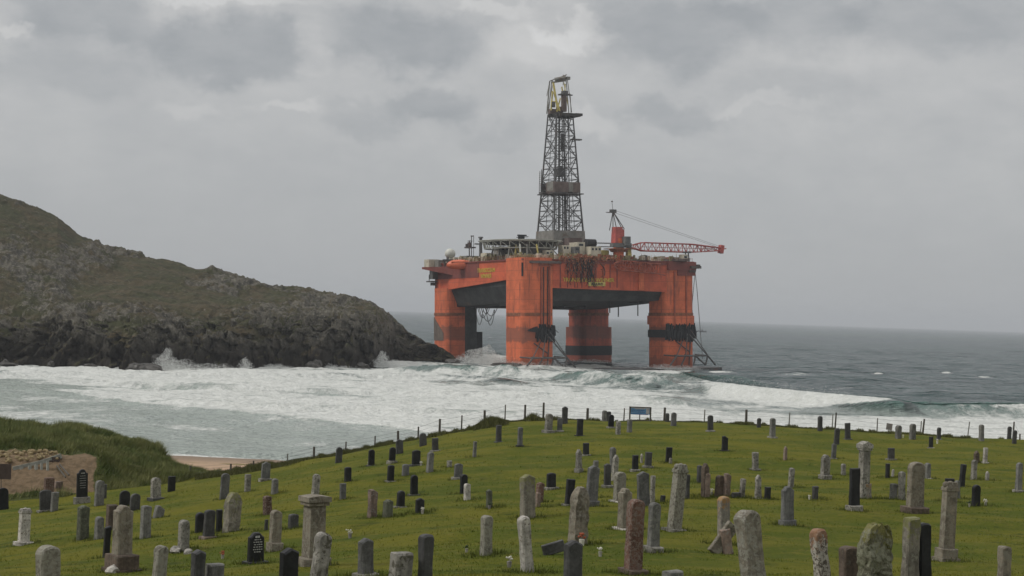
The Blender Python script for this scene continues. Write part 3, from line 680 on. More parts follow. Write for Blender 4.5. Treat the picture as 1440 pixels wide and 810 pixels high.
# dark underside hull
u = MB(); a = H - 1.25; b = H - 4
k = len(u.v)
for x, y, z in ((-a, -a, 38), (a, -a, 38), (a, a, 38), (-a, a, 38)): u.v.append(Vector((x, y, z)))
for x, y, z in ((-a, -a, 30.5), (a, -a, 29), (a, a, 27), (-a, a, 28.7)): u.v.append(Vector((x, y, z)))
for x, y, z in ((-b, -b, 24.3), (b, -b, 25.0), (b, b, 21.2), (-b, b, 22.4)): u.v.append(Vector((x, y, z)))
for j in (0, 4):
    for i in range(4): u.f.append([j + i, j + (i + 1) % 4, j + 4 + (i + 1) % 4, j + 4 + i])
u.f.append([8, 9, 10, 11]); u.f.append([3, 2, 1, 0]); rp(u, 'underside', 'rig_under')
m = MB()
for i in range(5): m.box((-28 + i * 9.3, 12, 22.4 + 0.02 * i), (0.5, 30, 1.0))
for x, y, l in ((5, -28, 3), (18, -27, 4.5), (26, 0, 5), (-5, 30, 3), (31, 8, 4), (30, 25, 3)): m.tube((x, y, 26), (x, y, 22.5 - l * 0.8), 0.22)
m.box((0, 22, 24.4), (60, .6, 3.0)); m.box((18, 0, 25.4), (.6, 55, 2.6)); rp(m, 'underside_beams', 'rig_under')
# deck plate, toe board and handrails
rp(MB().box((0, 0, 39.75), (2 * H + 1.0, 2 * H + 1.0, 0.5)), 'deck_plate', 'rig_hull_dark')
m = MB()
for a_, b_ in (((-H, -H), (H, -H)), ((-H, -H), (-H, H)), ((H, -H), (H, H))):
    a_, b_ = Vector((*a_, 40)), Vector((*b_, 40)); n_ = 40
    for i in range(n_ + 1):
        p = a_.lerp(b_, i / n_); m.tube(p, p + Vector((0, 0, 1.3)), 0.06, n=4)
    for z in (0.7, 1.3): m.tube(a_ + Vector((0, 0, z)), b_ + Vector((0, 0, z)), 0.06, n=4)
rp(m, 'handrail', 'rig_rust')
# pontoons just breaking the surface
for sy in (-1, 1): rp(MB().box((1.5 if sy < 0 else 0, sy * CO, -5.5), (94, 16, 8.8)), 'pontoon', 'rig_steel')
# anchor racks at the column feet
def rack(cx, cy, parent):
    m = MB(); y0, y1 = cy - S - 0.3, cy - S - 4.2
    A = [Vector((cx + k, y1, 0.0)) for k in (-7.5, -2.5, 3, 8.5, 13)]; Bt = [Vector((cx + k, y1, 3.6)) for k in (-4.5, -0.5, 4, 9.5)]
    for p, q in ((A[0], Bt[0]), (Bt[0], Bt[1]), (Bt[1], Bt[2]), (Bt[2], Bt[3]), (Bt[3], A[4]), (A[1], Bt[1]), (A[2], Bt[2]), (A[3], Bt[3]), (A[3], Bt[2])): m.tube(p, q, 0.32)
    for q in Bt: m.tube(q, (q.x - 2.5, y0 + 1, 3.9), 0.28)
    T_ = Vector((cx + 3.0, y0 - 0.1, 12.5)); m.tube(T_, Bt[3], 0.26); m.tube(T_, Bt[1], 0.22); m.tube(T_ + Vector((-2.2, 0, -3)), Bt[0], 0.2); m.tube(T_ + Vector((0.5, 0, 2)), Bt[3] + Vector((0, 0, 0.3)), 0.16)
    m.tube(T_ + Vector((1.5, 0.1, 0)), (cx + 3.5, y0 - 0.2, 0), 0.22); m.tube((cx - 2, y0 - 0.2, 9), (cx + 4, y0 - 0.2, 5), 0.22)
    return rp(m, 'anchor_rack', 'rig_steel', parent)
rack(-CO, -CO, cols['front']); rack(CO, -CO, cols['right'])
# jagged black fender fringe round the columns
def fender(cx, cy, x0, x1, z0, z1, parent, sides=('y',), n=60):
    m = MB(); rnd = random.Random(int(cx * 7 + cy * 3))
    for i in range(n):
        x = x0 + (x1 - x0) * (i + rnd.random()) / n; d_ = rnd.uniform(0.3, 1.1)
        lo = z0 + rnd.uniform(-1.2, 1.8); hi = z1 + rnd.uniform(-1.6, 1.4)
        zc = (lo + hi) / 2; m.box((x, cy - S - d_ / 2 + 0.1, zc), (rnd.uniform(0.15, 0.5), d_, hi - lo), Matrix.Rotation(rnd.uniform(-.15, .15), 3, 'Y'))
    for i in range(14):
        x = x0 + (x1 - x0) * rnd.random(); z = rnd.uniform(z0, z1); m.tube((x, cy - S - 1.4, z), (x + rnd.uniform(-2, 2), cy - S - 1.6, z + rnd.uniform(-2, 1)), 0.15, n=4)
    return m
m = fender(-CO, -CO, -CO - 1.0, -CO + 6.7, 10.2, 14.6, None, n=46)
for i in range(12): m.box((-CO - 0.9 - i * 0.3, -CO - S - 0.4, 14.0 - 0.03 * i), (0.28, 0.5, 2.2 - i * 0.16))
rp(m, 'fender', 'rig_black', cols['front'])
m = fender(CO, -CO, CO - 6.6, CO + 6.8, 10.0, 14.8, None, n=70)
m.prism(rrect(CO, -CO, S + 0.35, 2.4), 10.6, 13.6)
rp(m, 'fender', 'rig_black', cols['right'])
m = MB().prism(rrect(CO, CO, S + 1.05, 2.4), 2.4, 6.4); rp(m, 'fender', 'rig_black', cols['back'])
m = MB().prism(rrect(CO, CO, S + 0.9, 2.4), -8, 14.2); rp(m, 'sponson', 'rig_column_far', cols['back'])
rp(MB().prism(rrect(CO, -CO, S + 0.5, 2.4), 15.6, 19.0), 'collar', 'rig_orange', cols['right'])
# left column: grey-green scrape; dark inner half, underside shading painted as dark panels
simple('rig_scrape', (0.13, 0.10, 0.08), 0.8, 0.3, 0.6)
m = MB(); m.prism([(-CO - S - .12, -CO + 2 * CO + S - 1.5), (-CO - S - .12, CO - 3.5), (-CO - S + .3, CO - 3.5), (-CO - S + .3, CO + S - 1.5)][::1], [9, 9, 9, 9], [18.5, 12, 12, 18.5]); rp(m, 'scraped_patch', 'rig_scrape', cols['left'])
rp(MB().box((-CO + 3.6, CO - S - 0.15, 14), (5.0, 0.3, 30)).box((-CO + .6, CO - S - .12, 26), (6, .25, 7)), 'shade_panel', 'rig_under', cols['left'])
rp(MB().box((-CO + S + 1.0, CO - 2, 6.5), (2.4, 9, 12)), 'fender', 'rig_black', cols['left'])
# chain guides and pipes down the near column
m = MB(); fy = -CO - S
for x, w in ((-CO + 1.1, 0.5), (-CO + 4.6, 0.5)): m.box((x, fy - 0.3, 27), (w, 0.5, 23))
m.box((-CO + 2.9, fy - 0.15, 37.6), (5.2, 0.5, 0.6)); rp(m, 'chain_guide', 'rig_redpipe', cols['front'])
m = MB()
for x in (-CO + 2.0, -CO + 3.6): m.tube((x, fy - 0.5, 37), (x, fy - 0.5, 13), 0.2)
rp(m, 'mooring_pipe', 'rig_black', cols['front'])
m = MB().prism([(-CO + 2.9 + 7.5 * math.cos(t), fy + 1.5 + 3.2 * math.sin(t)) for t in [2 * math.pi * i / 20 for i in range(20)]], 38.3, 39.2)
rp(m, 'winch_platform', 'rig_brown', cols['front'])
for cx in (CO - 2.8, CO + 2.5):
    rp(MB().box((cx, -CO - S - 0.25, 25), (0.5, 0.5, 22)), 'chain_guide', 'rig_redpipe', cols['right'])
m = MB().box((-CO - S + 0.3, -CO - S + 0.2, 36), (0.5, 0.5, 5)); rp(m, 'mooring_pipe', 'rig_black', cols['front'])
# girder stiffeners and stains
m = MB()
for i in range(9):
    x = -21 + i * 3.0; m.box((x, -H - 0.10, 34 + 0.02 * i), (0.3, 0.2, 9.0))
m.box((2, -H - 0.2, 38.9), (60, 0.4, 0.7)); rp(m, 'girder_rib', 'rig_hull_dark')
rp(MB().box((13.2, -H - 0.5, 33.6), (2.2, 0.8, 9.6)), 'buttress', 'rig_orange')
# lettering on the near side
def text(body, size, loc, rotz, mat, parent, name='lettering', tilt=0):
    cu = bpy.data.curves.new('t', 'FONT'); cu.body = body; cu.size = size; cu.extrude = 0.04; cu.align_x = 'CENTER'
    cu.offset = size * 0.02
    to = bpy.data.objects.new('t', cu); col.objects.link(to); bpy.context.view_layer.update()
    me = bpy.data.meshes.new_from_object(to); bpy.data.objects.remove(to)
    me.materials.clear()
    o = link(name, me, M[mat], parent); o.location = loc; o.rotation_euler = (R(90) + tilt, 0, rotz); return o
lx = L(838, 397, 610).x
rp(MB().box((lx - 0.9, -H - 0.2, 30.9), (7.2, 0.25, 1.5)), 'name_plate', 'rig_yellow')
text('TRANSOCEAN WINNER', 2.0, (lx - 4.3, -H - 0.22, 31.75), 0, 'rig_letter', rig)
text('MAJURO', 1.25, (lx - 0.9, -H - 0.36, 30.45), 0, 'rig_black', rig)
pl = L(686, 386, 628)
o = text('TRANSOCEAN', 2.2, (-H - 0.12, -8.0, 35.6), R(-90), 'rig_letter', rig); o2 = text('WINNER', 2.2, (-H - 0.12, -8.0, 33.4), R(-90), 'rig_letter', rig)
# tangled netting and chains spilling over the deck edge
m = MB(); rnd = random.Random(5)
for i in range(46):
    x = rnd.gauss(L(808, 380, 612).x, 3.6); z = 39.6 + rnd.uniform(-1, 1.5); y = -H - rnd.uniform(0.5, 1.6); pts = [Vector((x, y + 1.2, z))]
    for k in range(rnd.randint(2, 8)):
        x += rnd.gauss(0, 0.35); z -= rnd.uniform(0.7, 1.7); pts.append(Vector((x, y + rnd.uniform(-.2, .2), z)))
    m.path(pts, rnd.uniform(0.07, 0.17), 4)
tag(rp(m, 'hanging_netting', 'rig_black'), kind='stuff')
m = MB()
for i in range(42):
    x = rnd.gauss(L(806, 372, 612).x, 3.6); z = 40 + rnd.uniform(-1.5, 1.5); y = -H - rnd.uniform(0.8, 1.9)
    for k in range(rnd.randint(1, 7)):
        m.box((x, y, z), (rnd.uniform(0.2, 0.5), 0.3, rnd.uniform(0.3, 0.7)), Matrix.Rotation(rnd.random() * 3, 3, 'Y')); x += rnd.gauss(0, .4); z -= rnd.uniform(.6, 1.8)
tag(rp(m, 'anchor_chain', 'rig_rust'), kind='stuff')
m = MB(); 
for i in range(60):
    x = -22 + 26 * rnd.random(); m.box((x, -H - 0.6, 40.2 + rnd.uniform(-.6, .8)), (rnd.uniform(.3, .9), 0.7, rnd.uniform(.3, 1.0)), Matrix.Rotation(rnd.random(), 3, 'Y'))
tag(rp(m, 'pipe_clutter', 'rig_rust'), kind='stuff')
# hoses looping below the left side
for i in range(7):
    a_ = L(668 + i * 2.4, 430, 640); w = rnd.uniform(3, 6); dp = rnd.uniform(3, 7.5); m = MB(); pts = []
    for k in range(15):
        t = k / 14; pts.append(a_ + Vector((t * w * 0.9, -t * w * 0.4, 1.0 - dp * 4 * t * (1 - t) - (2.5 * t if i % 3 == 0 else 0))))
    m.path(pts, 0.14, 5); rp(m, 'hose', 'rig_steel')
# ---- helideck over the near corner
hc_ = L(732, 337, 616); hcx, hcy, hz = hc_.x, hc_.y, 47.6
hd = rp(MB().prism([(hcx + 14.2 * math.cos(2 * math.pi * i / 24), hcy + 14.2 * math.sin(2 * math.pi * i / 24)) for i in range(24)], hz - 0.5, hz), 'helideck', 'rig_dgrey')
m = MB()
ring = lambda r, z: [Vector((hcx + r * math.cos(2 * math.pi * i / 24), hcy + r * math.sin(2 * math.pi * i / 24), z)) for i in range(25)]
o1, o2_, o3 = ring(15.6, hz - 0.3), ring(14.0, hz - 0.6), ring(13.4, hz - 3.2)
for A_, r_ in ((o1, 0.18), (o2_, 0.2), (o3, 0.22)): m.path(A_, r_, 5)
for i in range(24): m.tube(o1[i], o2_[i], 0.1, n=4); m.tube(o2_[i], o3[i], 0.16, n=4); m.tube(o2_[i], o3[(i + 1) % 24], 0.12, n=4)
rp(m, 'safety_net_frame', 'rig_cream' if False else 'rig_rail', hd)
m = MB()
for i in range(-3, 4):
    w = math.sqrt(max(12.8 ** 2 - (i * 3.8) ** 2, 1)); m.box((hcx + i * 3.8, hcy, hz - 1.1), (0.3, 2 * w, 0.9)); m.box((hcx, hcy + i * 3.8, hz - 1.2), (2 * w, 0.3, 0.7))
rp(m, 'deck_truss', 'rig_steel', hd)
for i, (px_, dd_, mt) in enumerate(((700, 618, 'rig_grey'), (715, 606, 'rig_white'), (731, 600, 'rig_white'), (742, 600, 'rig_grey'), (757, 600, 'rig_yellow'), (778, 605, 'rig_grey'), (690, 622, 'rig_grey'), (725, 603, 'rig_yellow'))):
    q = L(px_, 337, dd_); f = q + Vector((rnd.uniform(-.4, .4), 0, 0)); f.z = 40.2
    q.x = hcx + (q.x - hcx) * 0.9; q.y = hcy + (q.y - hcy) * 0.9; q.z = hz - 2.0
    m = MB().tube(q, f, 0.3); 
    if i % 2: m.tube(q + Vector((0, 0, -0.5)), f + Vector((3.6, 0.5, 0)), 0.2)
    rp(m, 'support_leg', mt, hd)
m = MB(); p_ = L(733, 330, 616); m.box((p_.x, p_.y, hz + 1.0), (2.2, 1.2, 1.4)); m.box((p_.x + .3, p_.y, hz + 2.0), (3.6, .8, .5)); m.tube((p_.x - 2, p_.y, hz + 1.2), (p_.x + 3, p_.y, hz + 1.5), 0.15)
rp(m, 'fire_monitor', 'rig_black', hd)
# ---- deck houses: helper puts a box at its place on the deck with windows
def house(px0, px1, ytop, ybot, d, depth, mat, name='deck_house', win=0, z0=None):
    a_, b_ = L(px0, ybot, d), L(px1, ybot, d); c_ = (a_ + b_) / 2; top = L((px0 + px1) / 2, ytop, d).z; bot = 40.0 if z0 is None else z0
    w = (P(px1, 400, d) - P(px0, 400, d)).length
    ww = (w - depth * 0.48) / 0.876 if w > depth * 0.6 else w * 0.75
    ww = max(ww, 0.6); mb = MB().box((c_.x, c_.y, (top + bot) / 2), (ww, depth, top - bot)); o = rp(mb, name, mat)
    if win:
        for i in range(win):
            x = c_.x - ww / 2 + ww * (i + 0.5) / win
            rp(MB().box((x, c_.y - depth / 2 - 0.04, top - 1.0), (ww / win * 0.55, 0.1, 0.8)), 'window', 'rig_glass', o)
    return o, c_, ww, top
house(716, 778, 344, 366, 622, 10, 'rig_grey'); house(694, 716, 347, 366, 628, 6, 'rig_grey', win=2)
house(763, 778, 352, 362, 606, 2.5, 'rig_cream', win=2)
house(785, 800, 345, 360, 612, 4, 'rig_cream', win=2); house(801, 822, 341, 358, 616, 6, 'rig_cream', win=1)
house(822, 845, 347, 362, 614, 5, 'rig_cream', win=3); house(803, 815, 347, 357, 611, 3, 'rig_dgrey', win=1)
house(822, 836, 338, 350, 626, 4, 'rig_brown'); house(840, 856, 352, 365, 618, 4, 'rig_yellow')
house(790, 818, 335, 350, 634, 6, 'rig_brown'); house(676, 694, 356, 368, 634, 5, 'rig_cream', win=3)
house(890, 915, 366, 374, 618, 4, 'rig_brown'); house(930, 962, 362, 376, 632, 6, 'rig_rust'); house(945, 968, 364, 374, 624, 4, 'rig_brown')
house(955, 967, 358, 370, 626, 3, 'rig_cream', win=1); house(920, 945, 364, 374, 628, 4, 'rig_grey'); house(637, 668, 364, 373, 652, 5, 'rig_steel')
house(650, 676, 360, 372, 648, 4, 'rig_grey', win=3)
# dark tank, small stacks
q = L(830, 342, 620); rp(MB().tube((q.x - 2, q.y, q.z), (q.x + 2, q.y, q.z), 1.6, n=12), 'tank', 'rig_black')
for px_ in (903, 908):
    q = L(px_, 360, 622); rp(MB().tube((q.x, q.y, 40), (q.x, q.y, L(px_, 359, 622).z), 0.5, n=8).tube((q.x, q.y, L(px_, 361, 622).z), (q.x, q.y, L(px_, 359, 622).z), 0.7, n=8), 'exhaust_stack', 'rig_dgrey')
m = MB()
for i in range(260):     # pipework and fittings scattered on deck
    x, y = rnd.uniform(-34, 34), rnd.choice([rnd.uniform(-35.5, -28), rnd.uniform(-35.5, -20)])
    if i % 3 == 0: x, y = rnd.uniform(-35.5, -29), rnd.uniform(-30, 34)
    h_ = rnd.uniform(0.5, 2.2)
    if i % 4: m.box((x, y, 40 + h_ / 2), (rnd.uniform(0.3, 2.0), rnd.uniform(0.3, 1.5), h_))
    else: m.tube((x, y, 40), (x + rnd.uniform(-1, 1), y, 41 + h_), 0.1, n=4)
tag(rp(m, 'deck_fittings', 'rig_cream'), kind='stuff')
m = MB()
for i in range(150):
    x, y = rnd.uniform(-36, 36), rnd.uniform(-36, -31)
    if i % 2: x, y = rnd.uniform(-36, -31), rnd.uniform(-36, 30)
    h_ = rnd.uniform(.5, 2.6); m.box((x, y, 40 + h_ / 2), (rnd.uniform(.2, 1.6), rnd.uniform(.2, 1.2), h_))
tag(rp(m, 'deck_machinery', 'rig_olive'), kind='stuff')
m = MB()
for i in range(110):
    x, y = rnd.uniform(-20, 10), rnd.uniform(-35.5, -30); h_ = rnd.uniform(0.5, 1.8); m.box((x, y, 40.5 + h_ / 2), (rnd.uniform(0.3, 1.4), rnd.uniform(0.3, 1.2), h_), Matrix.Rotation(rnd.random(), 3, 'Z'))
tag(rp(m, 'deck_gear', 'rig_rust'), kind='stuff')
# ---- left end: cantilever platform, pale cabin, lifeboat, radome, masts
q0 = L(597, 374, 655); q1 = L(640, 378, 650)
ax = (L(597, 374, 655) - L(660, 376, 645)); ax.z = 0
pf = MB()
for A_, B_, h0 in ((L(600, 374.5, 655), L(672, 380, 640), 1.0),):
    pass
pa, pb = L(602, 376, 653), L(668, 378, 641); dv = (pb - pa); dv.z = 0; nv = Vector((-dv.y, dv.x, 0)).normalized() * 4
z_t = pa.z
k = len(pf.v)
for p, zt, zb in ((pa, z_t, z_t - 0.8), (pb, z_t, z_t - 4.8)):
    for s in (-1, 1):
        pf.v.append(Vector((p.x, p.y, zt)) + nv * s); pf.v.append(Vector((p.x, p.y, zb)) + nv * s)
for f in ((0, 1, 5, 4), (2, 6, 7, 3), (0, 2, 3, 1), (4, 5, 7, 6), (0, 4, 6, 2), (1, 3, 7, 5)): pf.f.append(list(f))
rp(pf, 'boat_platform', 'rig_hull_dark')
c_ = L(607, 371.5, 655); rp(MB().box((c_.x, c_.y, c_.z), (4.4, 4.5, 3.7)), 'store_cabin', 'rig_cream')
c_ = L(619, 371, 652); rp(MB().box((c_.x, c_.y, c_.z + .1), (3.2, 3.5, 2.8)), 'store_cabin', 'rig_grey')
m = MB(); c_ = L(647, 373.0, 634)
rt = Matrix.Rotation(R(-28.8) , 3, 'Z')
k = len(m.v); m.ball((0, 0, 0), 1, 16, 10)
ob = rp(m, 'lifeboat', 'lifeboat', smooth=True)
for v in ob.data.vertices:
    v.co = rt @ Vector((math.copysign(abs(v.co.x) ** 0.8, v.co.x) * 5.2, v.co.y * 2.0, v.co.z * 2.2 if v.co.z > 0 else v.co.z * 1.7)) + c_
rp(MB().box(c_ + rt @ Vector((0, -1.1, 1.2)), (6.5, 1.2, 0.3), rt), 'window_strip', 'rig_redpipe', ob)
m = MB(); p = L(640, 369, 645); m.box((p.x, p.y, p.z + .8), (9.5, 4, 0.8), rt)
for dx in (-4, 4): m.box(Vector((p.x, p.y, p.z - 1.0)) + rt @ Vector((dx, 0, 0)), (0.5, 0.5, 4))
rp(m, 'davit', 'rig_steel')
p = L(633, 361, 650); m = MB().ball((p.x, p.y, p.z + 1.2), 2.1, 16, 10); o = rp(m, 'radome', 'rig_white', smooth=True)
rp(MB().tube((p.x, p.y, 40), (p.x, p.y, p.z), 1.3, 1.5, n=10), 'radome_base', 'rig_steel', o)
m = MB(); 
for px_, y1, r_ in ((663, 331, 0.16), (666, 331, 0.1), (660, 338, 0.22)): q = L(px_, y1, 645); m.tube((q.x, q.y, 40), q, r_)
q = L(661, 348, 645); m.prism([(q.x + 2.3 * math.cos(t), q.y + 2.3 * math.sin(t)) for t in [math.pi * i / 5 for i in range(10)]], q.z - 0.3, q.z + 0.2)
q = L(660, 344, 645); m.box(q, (1.2, 1, 1.8)); q = L(664, 332, 645); m.box(q, (1.1, .5, .4)); q = L(661, 339, 645); m.box(q, (2.0, .3, .25)); q = L(656, 345, 645); m.box(q, (.6, .6, 1.2))
rp(m, 'antenna_mast', 'rig_steel')
q = L(676, 334, 640); m = MB().tube((q.x, q.y, 40), q, 0.7, 0.55, n=10); m.tube((q.x, q.y, q.z - 0.3), (q.x, q.y, q.z + 0.3), 1.0, 0.9, n=10); m.box((q.x - 1, q.y, q.z - 2.6), (3, 1, .5)); rp(m, 'vent_mast', 'rig_dgrey')
q = L(650, 360, 650)
m = MB()
for i in range(9): w_ = L(646 + i * 3, 365, 648); m.tube((w_.x, w_.y, 39), (w_.x, w_.y, w_.z + rnd.uniform(0, 1.6)), 0.22)
rp(m, 'vent_pipes', 'rig_steel')
m = MB()
q = L(612, 386, 655); m.box(q, (3.5, 3, 3.8)); rp(m, 'winch_house', 'rig_dgrey')
m = MB(); q = L(610, 396, 656)
m.box(q, (4.5, 4.5, 0.5)); m.tube(q + Vector((-2, 0, 0)), q + Vector((-2, 0, 2.8)), 0.15); m.box(q + Vector((0, 0, -1)), (2, 2, 1.2)); rp(m, 'side_landing', 'rig_steel')
m = MB()
for dz in (0, -3, -5.5): a_, b_ = L(612, 382 - dz * 2, 656), L(676, 400 - dz, 640); m.tube(a_, b_, 0.22)
rp(m, 'platform_brace', 'rig_redpipe')
# right end overhang with hanging lines
q = L(974, 376, 629); m = MB().box(q, (4.6, 5, 1.0)); m.box(q + Vector((-1, 0, -1.2)), (3, 3, 1.6)); m.box(q + Vector((1.8, 0, 0.6)), (1.4, 3, 1)); rp(m, 'overhang_platform', 'rig_steel')
for i, (pa_, pb_, pc_) in enumerate((((977, 378), (980, 405), (988, 505)), ((978, 378), (973, 430), (976, 470)))):
    rp(MB().path([L(*pa_, 629), L(*pb_, 629), L((pb_[0] + pc_[0]) / 2, (pb_[1] + pc_[1]) / 2, 629), L(*pc_, 629)], 0.12, 4), 'hanging_line', 'rig_steel')
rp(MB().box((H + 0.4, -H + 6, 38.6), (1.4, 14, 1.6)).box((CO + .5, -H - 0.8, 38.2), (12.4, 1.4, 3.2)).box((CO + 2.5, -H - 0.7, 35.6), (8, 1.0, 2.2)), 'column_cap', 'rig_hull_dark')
# ---- derrick
def lattice(m, cx, cy, z0, z1, h0, h1, n, r=0.2, rb=0.12, skip=()):
    def q(i, k):
        t = i / n; h = h0 + (h1 - h0) * t; sx, sy = ((-1, -1), (1, -1), (1, 1), (-1, 1))[k % 4]
        return Vector((cx + sx * h, cy + sy * h, z0 + (z1 - z0) * t))
    for k in range(4):
        m.tube(q(0, k), q(n, k), r * 1.5, r * 1.15)
        for i in range(n):
            a_, b_, c1, d1 = q(i, k), q(i, k + 1), q(i + 1, k), q(i + 1, k + 1)
            m.tube(c1, d1, rb, n=4); mid_ = (a_ + b_) / 2
            if i % 2: m.tube(a_, (c1 + d1) / 2, rb, n=4); m.tube(b_, (c1 + d1) / 2, rb, n=4)
            else: m.tube(mid_, c1, rb, n=4); m.tube(mid_, d1, rb, n=4)
            m.tube(mid_, (c1 + d1) / 2, rb * 0.8, n=4)
            m.tube(a_.lerp(c1, .5), b_.lerp(d1, .5), rb * 0.7, n=4)
DX, DY = L(788, 330, 642).x, L(788, 330, 642).y
zz = lambda y: 19.2 + (443 - y) * 642 / FPX
der = rp(MB().box((DX, DY, (zz(345) + zz(325)) / 2), (14.2, 14.2, zz(325) - zz(345)), taper=0.97), 'derrick', 'rig_grey')
tag(der, 'lattice derrick over a grey drill-floor housing')
m = MB(); lattice(m, DX, DY, zz(325), zz(268), 6.4, 5.35, 4, 0.26, 0.17); rp(m, 'lower_lattice', 'rig_derrick', der)
m = MB(); lattice(m, DX, DY, zz(268), zz(160), 5.35, 3.5, 7, 0.24, 0.16); rp(m, 'upper_lattice', 'rig_derrick', der)
m = MB()
for x, y, r_ in ((-1.6, -1.5, .28), (.9, -1.8, .24), (1.6, 1, .2), (-.2, .6, .32), (2.8, -2.5, .18)): m.tube((DX + x, DY + y, zz(330)), (DX + x * 0.8, DY + y * 0.8, zz(163)), r_)
m.box((DX, DY, zz(240)), (1.6, 1.6, 4)); m.box((DX - 1.5, DY - 2, zz(243)), (3, 3, 3.2)); m.box((DX + 1, DY, zz(200)), (1.2, 1.2, 7))
for y_ in (185, 205, 225): m.box((DX + rnd.uniform(-1, 1), DY - 1, zz(y_)), (2.2, 1.6, 0.5))
for i in range(22): x, y = rnd.uniform(-4.5, 4.5), rnd.uniform(-4, 4); z_ = zz(rnd.uniform(322, 280)); m.tube((DX + x, DY + y, z_), (DX + x, DY + y, z_ + rnd.uniform(2, 9)), 0.1, n=4)
rp(m, 'guide_rails', 'rig_derrick', der)
m = MB(); h = 5.6; zc = (zz(256) + zz(272)) / 2
for a_, b_ in (((-h, -h), (h * .15, -h)), ((h * .35, -h), (h, -h)), ((-h, h * .2), (-h, -h)), ((h, -h), (h, h)), ((h, h), (-h, h))):
    cx_, cy_ = (a_[0] + b_[0]) / 2, (a_[1] + b_[1]) / 2; m.box((DX + cx_, DY + cy_, zc), (max(abs(a_[0] - b_[0]), .2), max(abs(a_[1] - b_[1]), .2), 4.0))
rp(m, 'windwall', 'rig_brown', der)
rp(MB().box((DX + h * 0.25, DY - h - .05, zc + .1), (h * .35, .3, 3.8)), 'windwall_panel', 'rig_grey', der); rp(MB().box((DX - h - .05, DY - h * .4, zc + .4), (.3, h * .8, 3.6)), 'windwall_panel', 'rig_grey', der)
m = MB().box((DX, DY, zz(273)), (13.2, 13.2, 0.4)); m.box((DX - 7.2, DY, zz(272)), (3, 3, .4)); m.tube((DX - 6.9, DY + 3, zz(273)), (DX - 6.6, DY + 3, zz(238)), 0.16); m.tube((DX - 6.9, DY + 4.4, zz(273)), (DX - 6.6, DY + 4.4, zz(240)), 0.12)
for k in range(10): m.tube((DX - 6.9, DY + 3, zz(270 - k * 3)), (DX - 6.9, DY + 4.4, zz(270 - k * 3)), 0.08, n=4)
rp(m, 'monkey_board', 'rig_steel', der)
m = MB().box((DX + 1.5, DY - 1, zz(162)), (9.2, 8.4, 1.1), taper=1.12); m.box((DX + 5.6, DY - 4, zz(161)), (3, 2, 1.0)); rp(m, 'crown_platform', 'rig_steel', der)
rp(MB().box((DX + 5, DY - 3.5, zz(196)), (4.2, 2, .5)), 'side_step', 'rig_steel', der)
m = MB(); t0, t1 = zz(160), zz(112)
tp = lambda px_, y_, dy=0: Vector((L(px_, y_, 642 + dy).x, L(px_, y_, 642 + dy).y, L(px_, y_, 642 + dy).z))
for a_, b_, r_ in ((tp(769, 160, -2), tp(773, 114, -2), .26), (tp(771, 160, 2), tp(776, 113, 2), .2), (tp(800, 160), tp(796, 110), .2), (tp(804, 158), tp(798, 112), .16), (tp(773, 114), tp(797, 105), .2), (tp(775, 116), tp(797, 113), .35), (tp(769, 135), tp(773, 114), .15), (tp(770, 155), tp(778, 116), .14), (tp(803, 160), tp(802, 132), .14), (tp(792, 105), tp(792, 120), .14)): m.tube(a_, b_, r_)
for i in range(5): a_ = tp(777 + i * 4, 112 - i * 1.3); m.tube(a_, a_ + Vector((0, 0, -1.3)), .1, n=4)
m.tube(tp(780, 112), tp(796, 109), 0.75, n=8); m.box(tp(799, 110), (1.4, 1, 1.2)); rp(m, 'crown_frame', 'rig_grey', der)
m = MB()
for a_, b_, r_ in ((tp(778, 116, -2), tp(784, 152, -2), .42), (tp(776, 133, -2), tp(785, 118, -2), .0), (tp(777, 128, -2), tp(775, 155, -2), .34), (tp(779, 130, -2), tp(787, 156, -2), .36), (tp(788, 138, -2), tp(783, 157, -2), .26), (tp(776, 143, -2), tp(784, 143, -2), .25), (tp(790, 122, 0), tp(792, 134, 0), .3), (tp(795, 118, 0), tp(794, 132, 0), .2), (tp(793, 116), tp(799, 150), .16)):
    if r_: m.tube(a_, b_, r_)
rp(m, 'crown_brace', 'rig_yellow', der)
m = MB(); m.tube(tp(793, 157), tp(793, 134), 1.1, n=10); m.box(tp(787, 154), (2.4, 1.5, 2.2)); m.box(tp(777, 157), (3, 2, 2)); rp(m, 'crown_block', 'rig_brown', der)
m = MB(); m.box(tp(793, 133), (3.6, 3.2, .5)); m.box(tp(799, 133.5), (3.5, 1, .4)); m.box(tp(794, 130.5), (2, 2, 1.4)); rp(m, 'crown_step', 'rig_steel', der)
rp(MB().box(tp(778, 147, -2), (1.4, .8, 2.2)), 'sheave', 'rig_steel', der)
# ---- crane
cd = 616; cb = L(870, 372, cd); CX, CY = cb.x, cb.y
zc = lambda y, d=616: 19.2 + (446 - y) * d / FPX
cr_ = rp(MB().tube((CX, CY, 37), (CX, CY, zc(338)), 1.95, n=16), 'crane', 'rig_orange'); tag(cr_, 'pedestal crane with its red lattice boom lowered to the right')
rp(MB().tube((CX, CY, zc(357)), (CX, CY, zc(353)), 3.0, 3.8, n=16).box((CX, CY, zc(352.6)), (8.2, 8.2, 0.3)), 'slew_platform', 'rig_rust', cr_)
m = MB().box((CX - .6, CY, (zc(345) + zc(322)) / 2), (3.6, 3.2, zc(322) - zc(345)), taper=0.85); m.box((CX + 1.6, CY + 1, zc(333)), (1.4, 2.6, 4.4)); rp(m, 'crane_house', 'rig_redboom', cr_)
ap = L(862, 297, cd)
m = MB()
for bx_, yy in ((857, 324), (862, 326), (867, 322), (874, 320), (878, 322)): m.tube(L(bx_, yy, cd - .5), ap, 0.17)
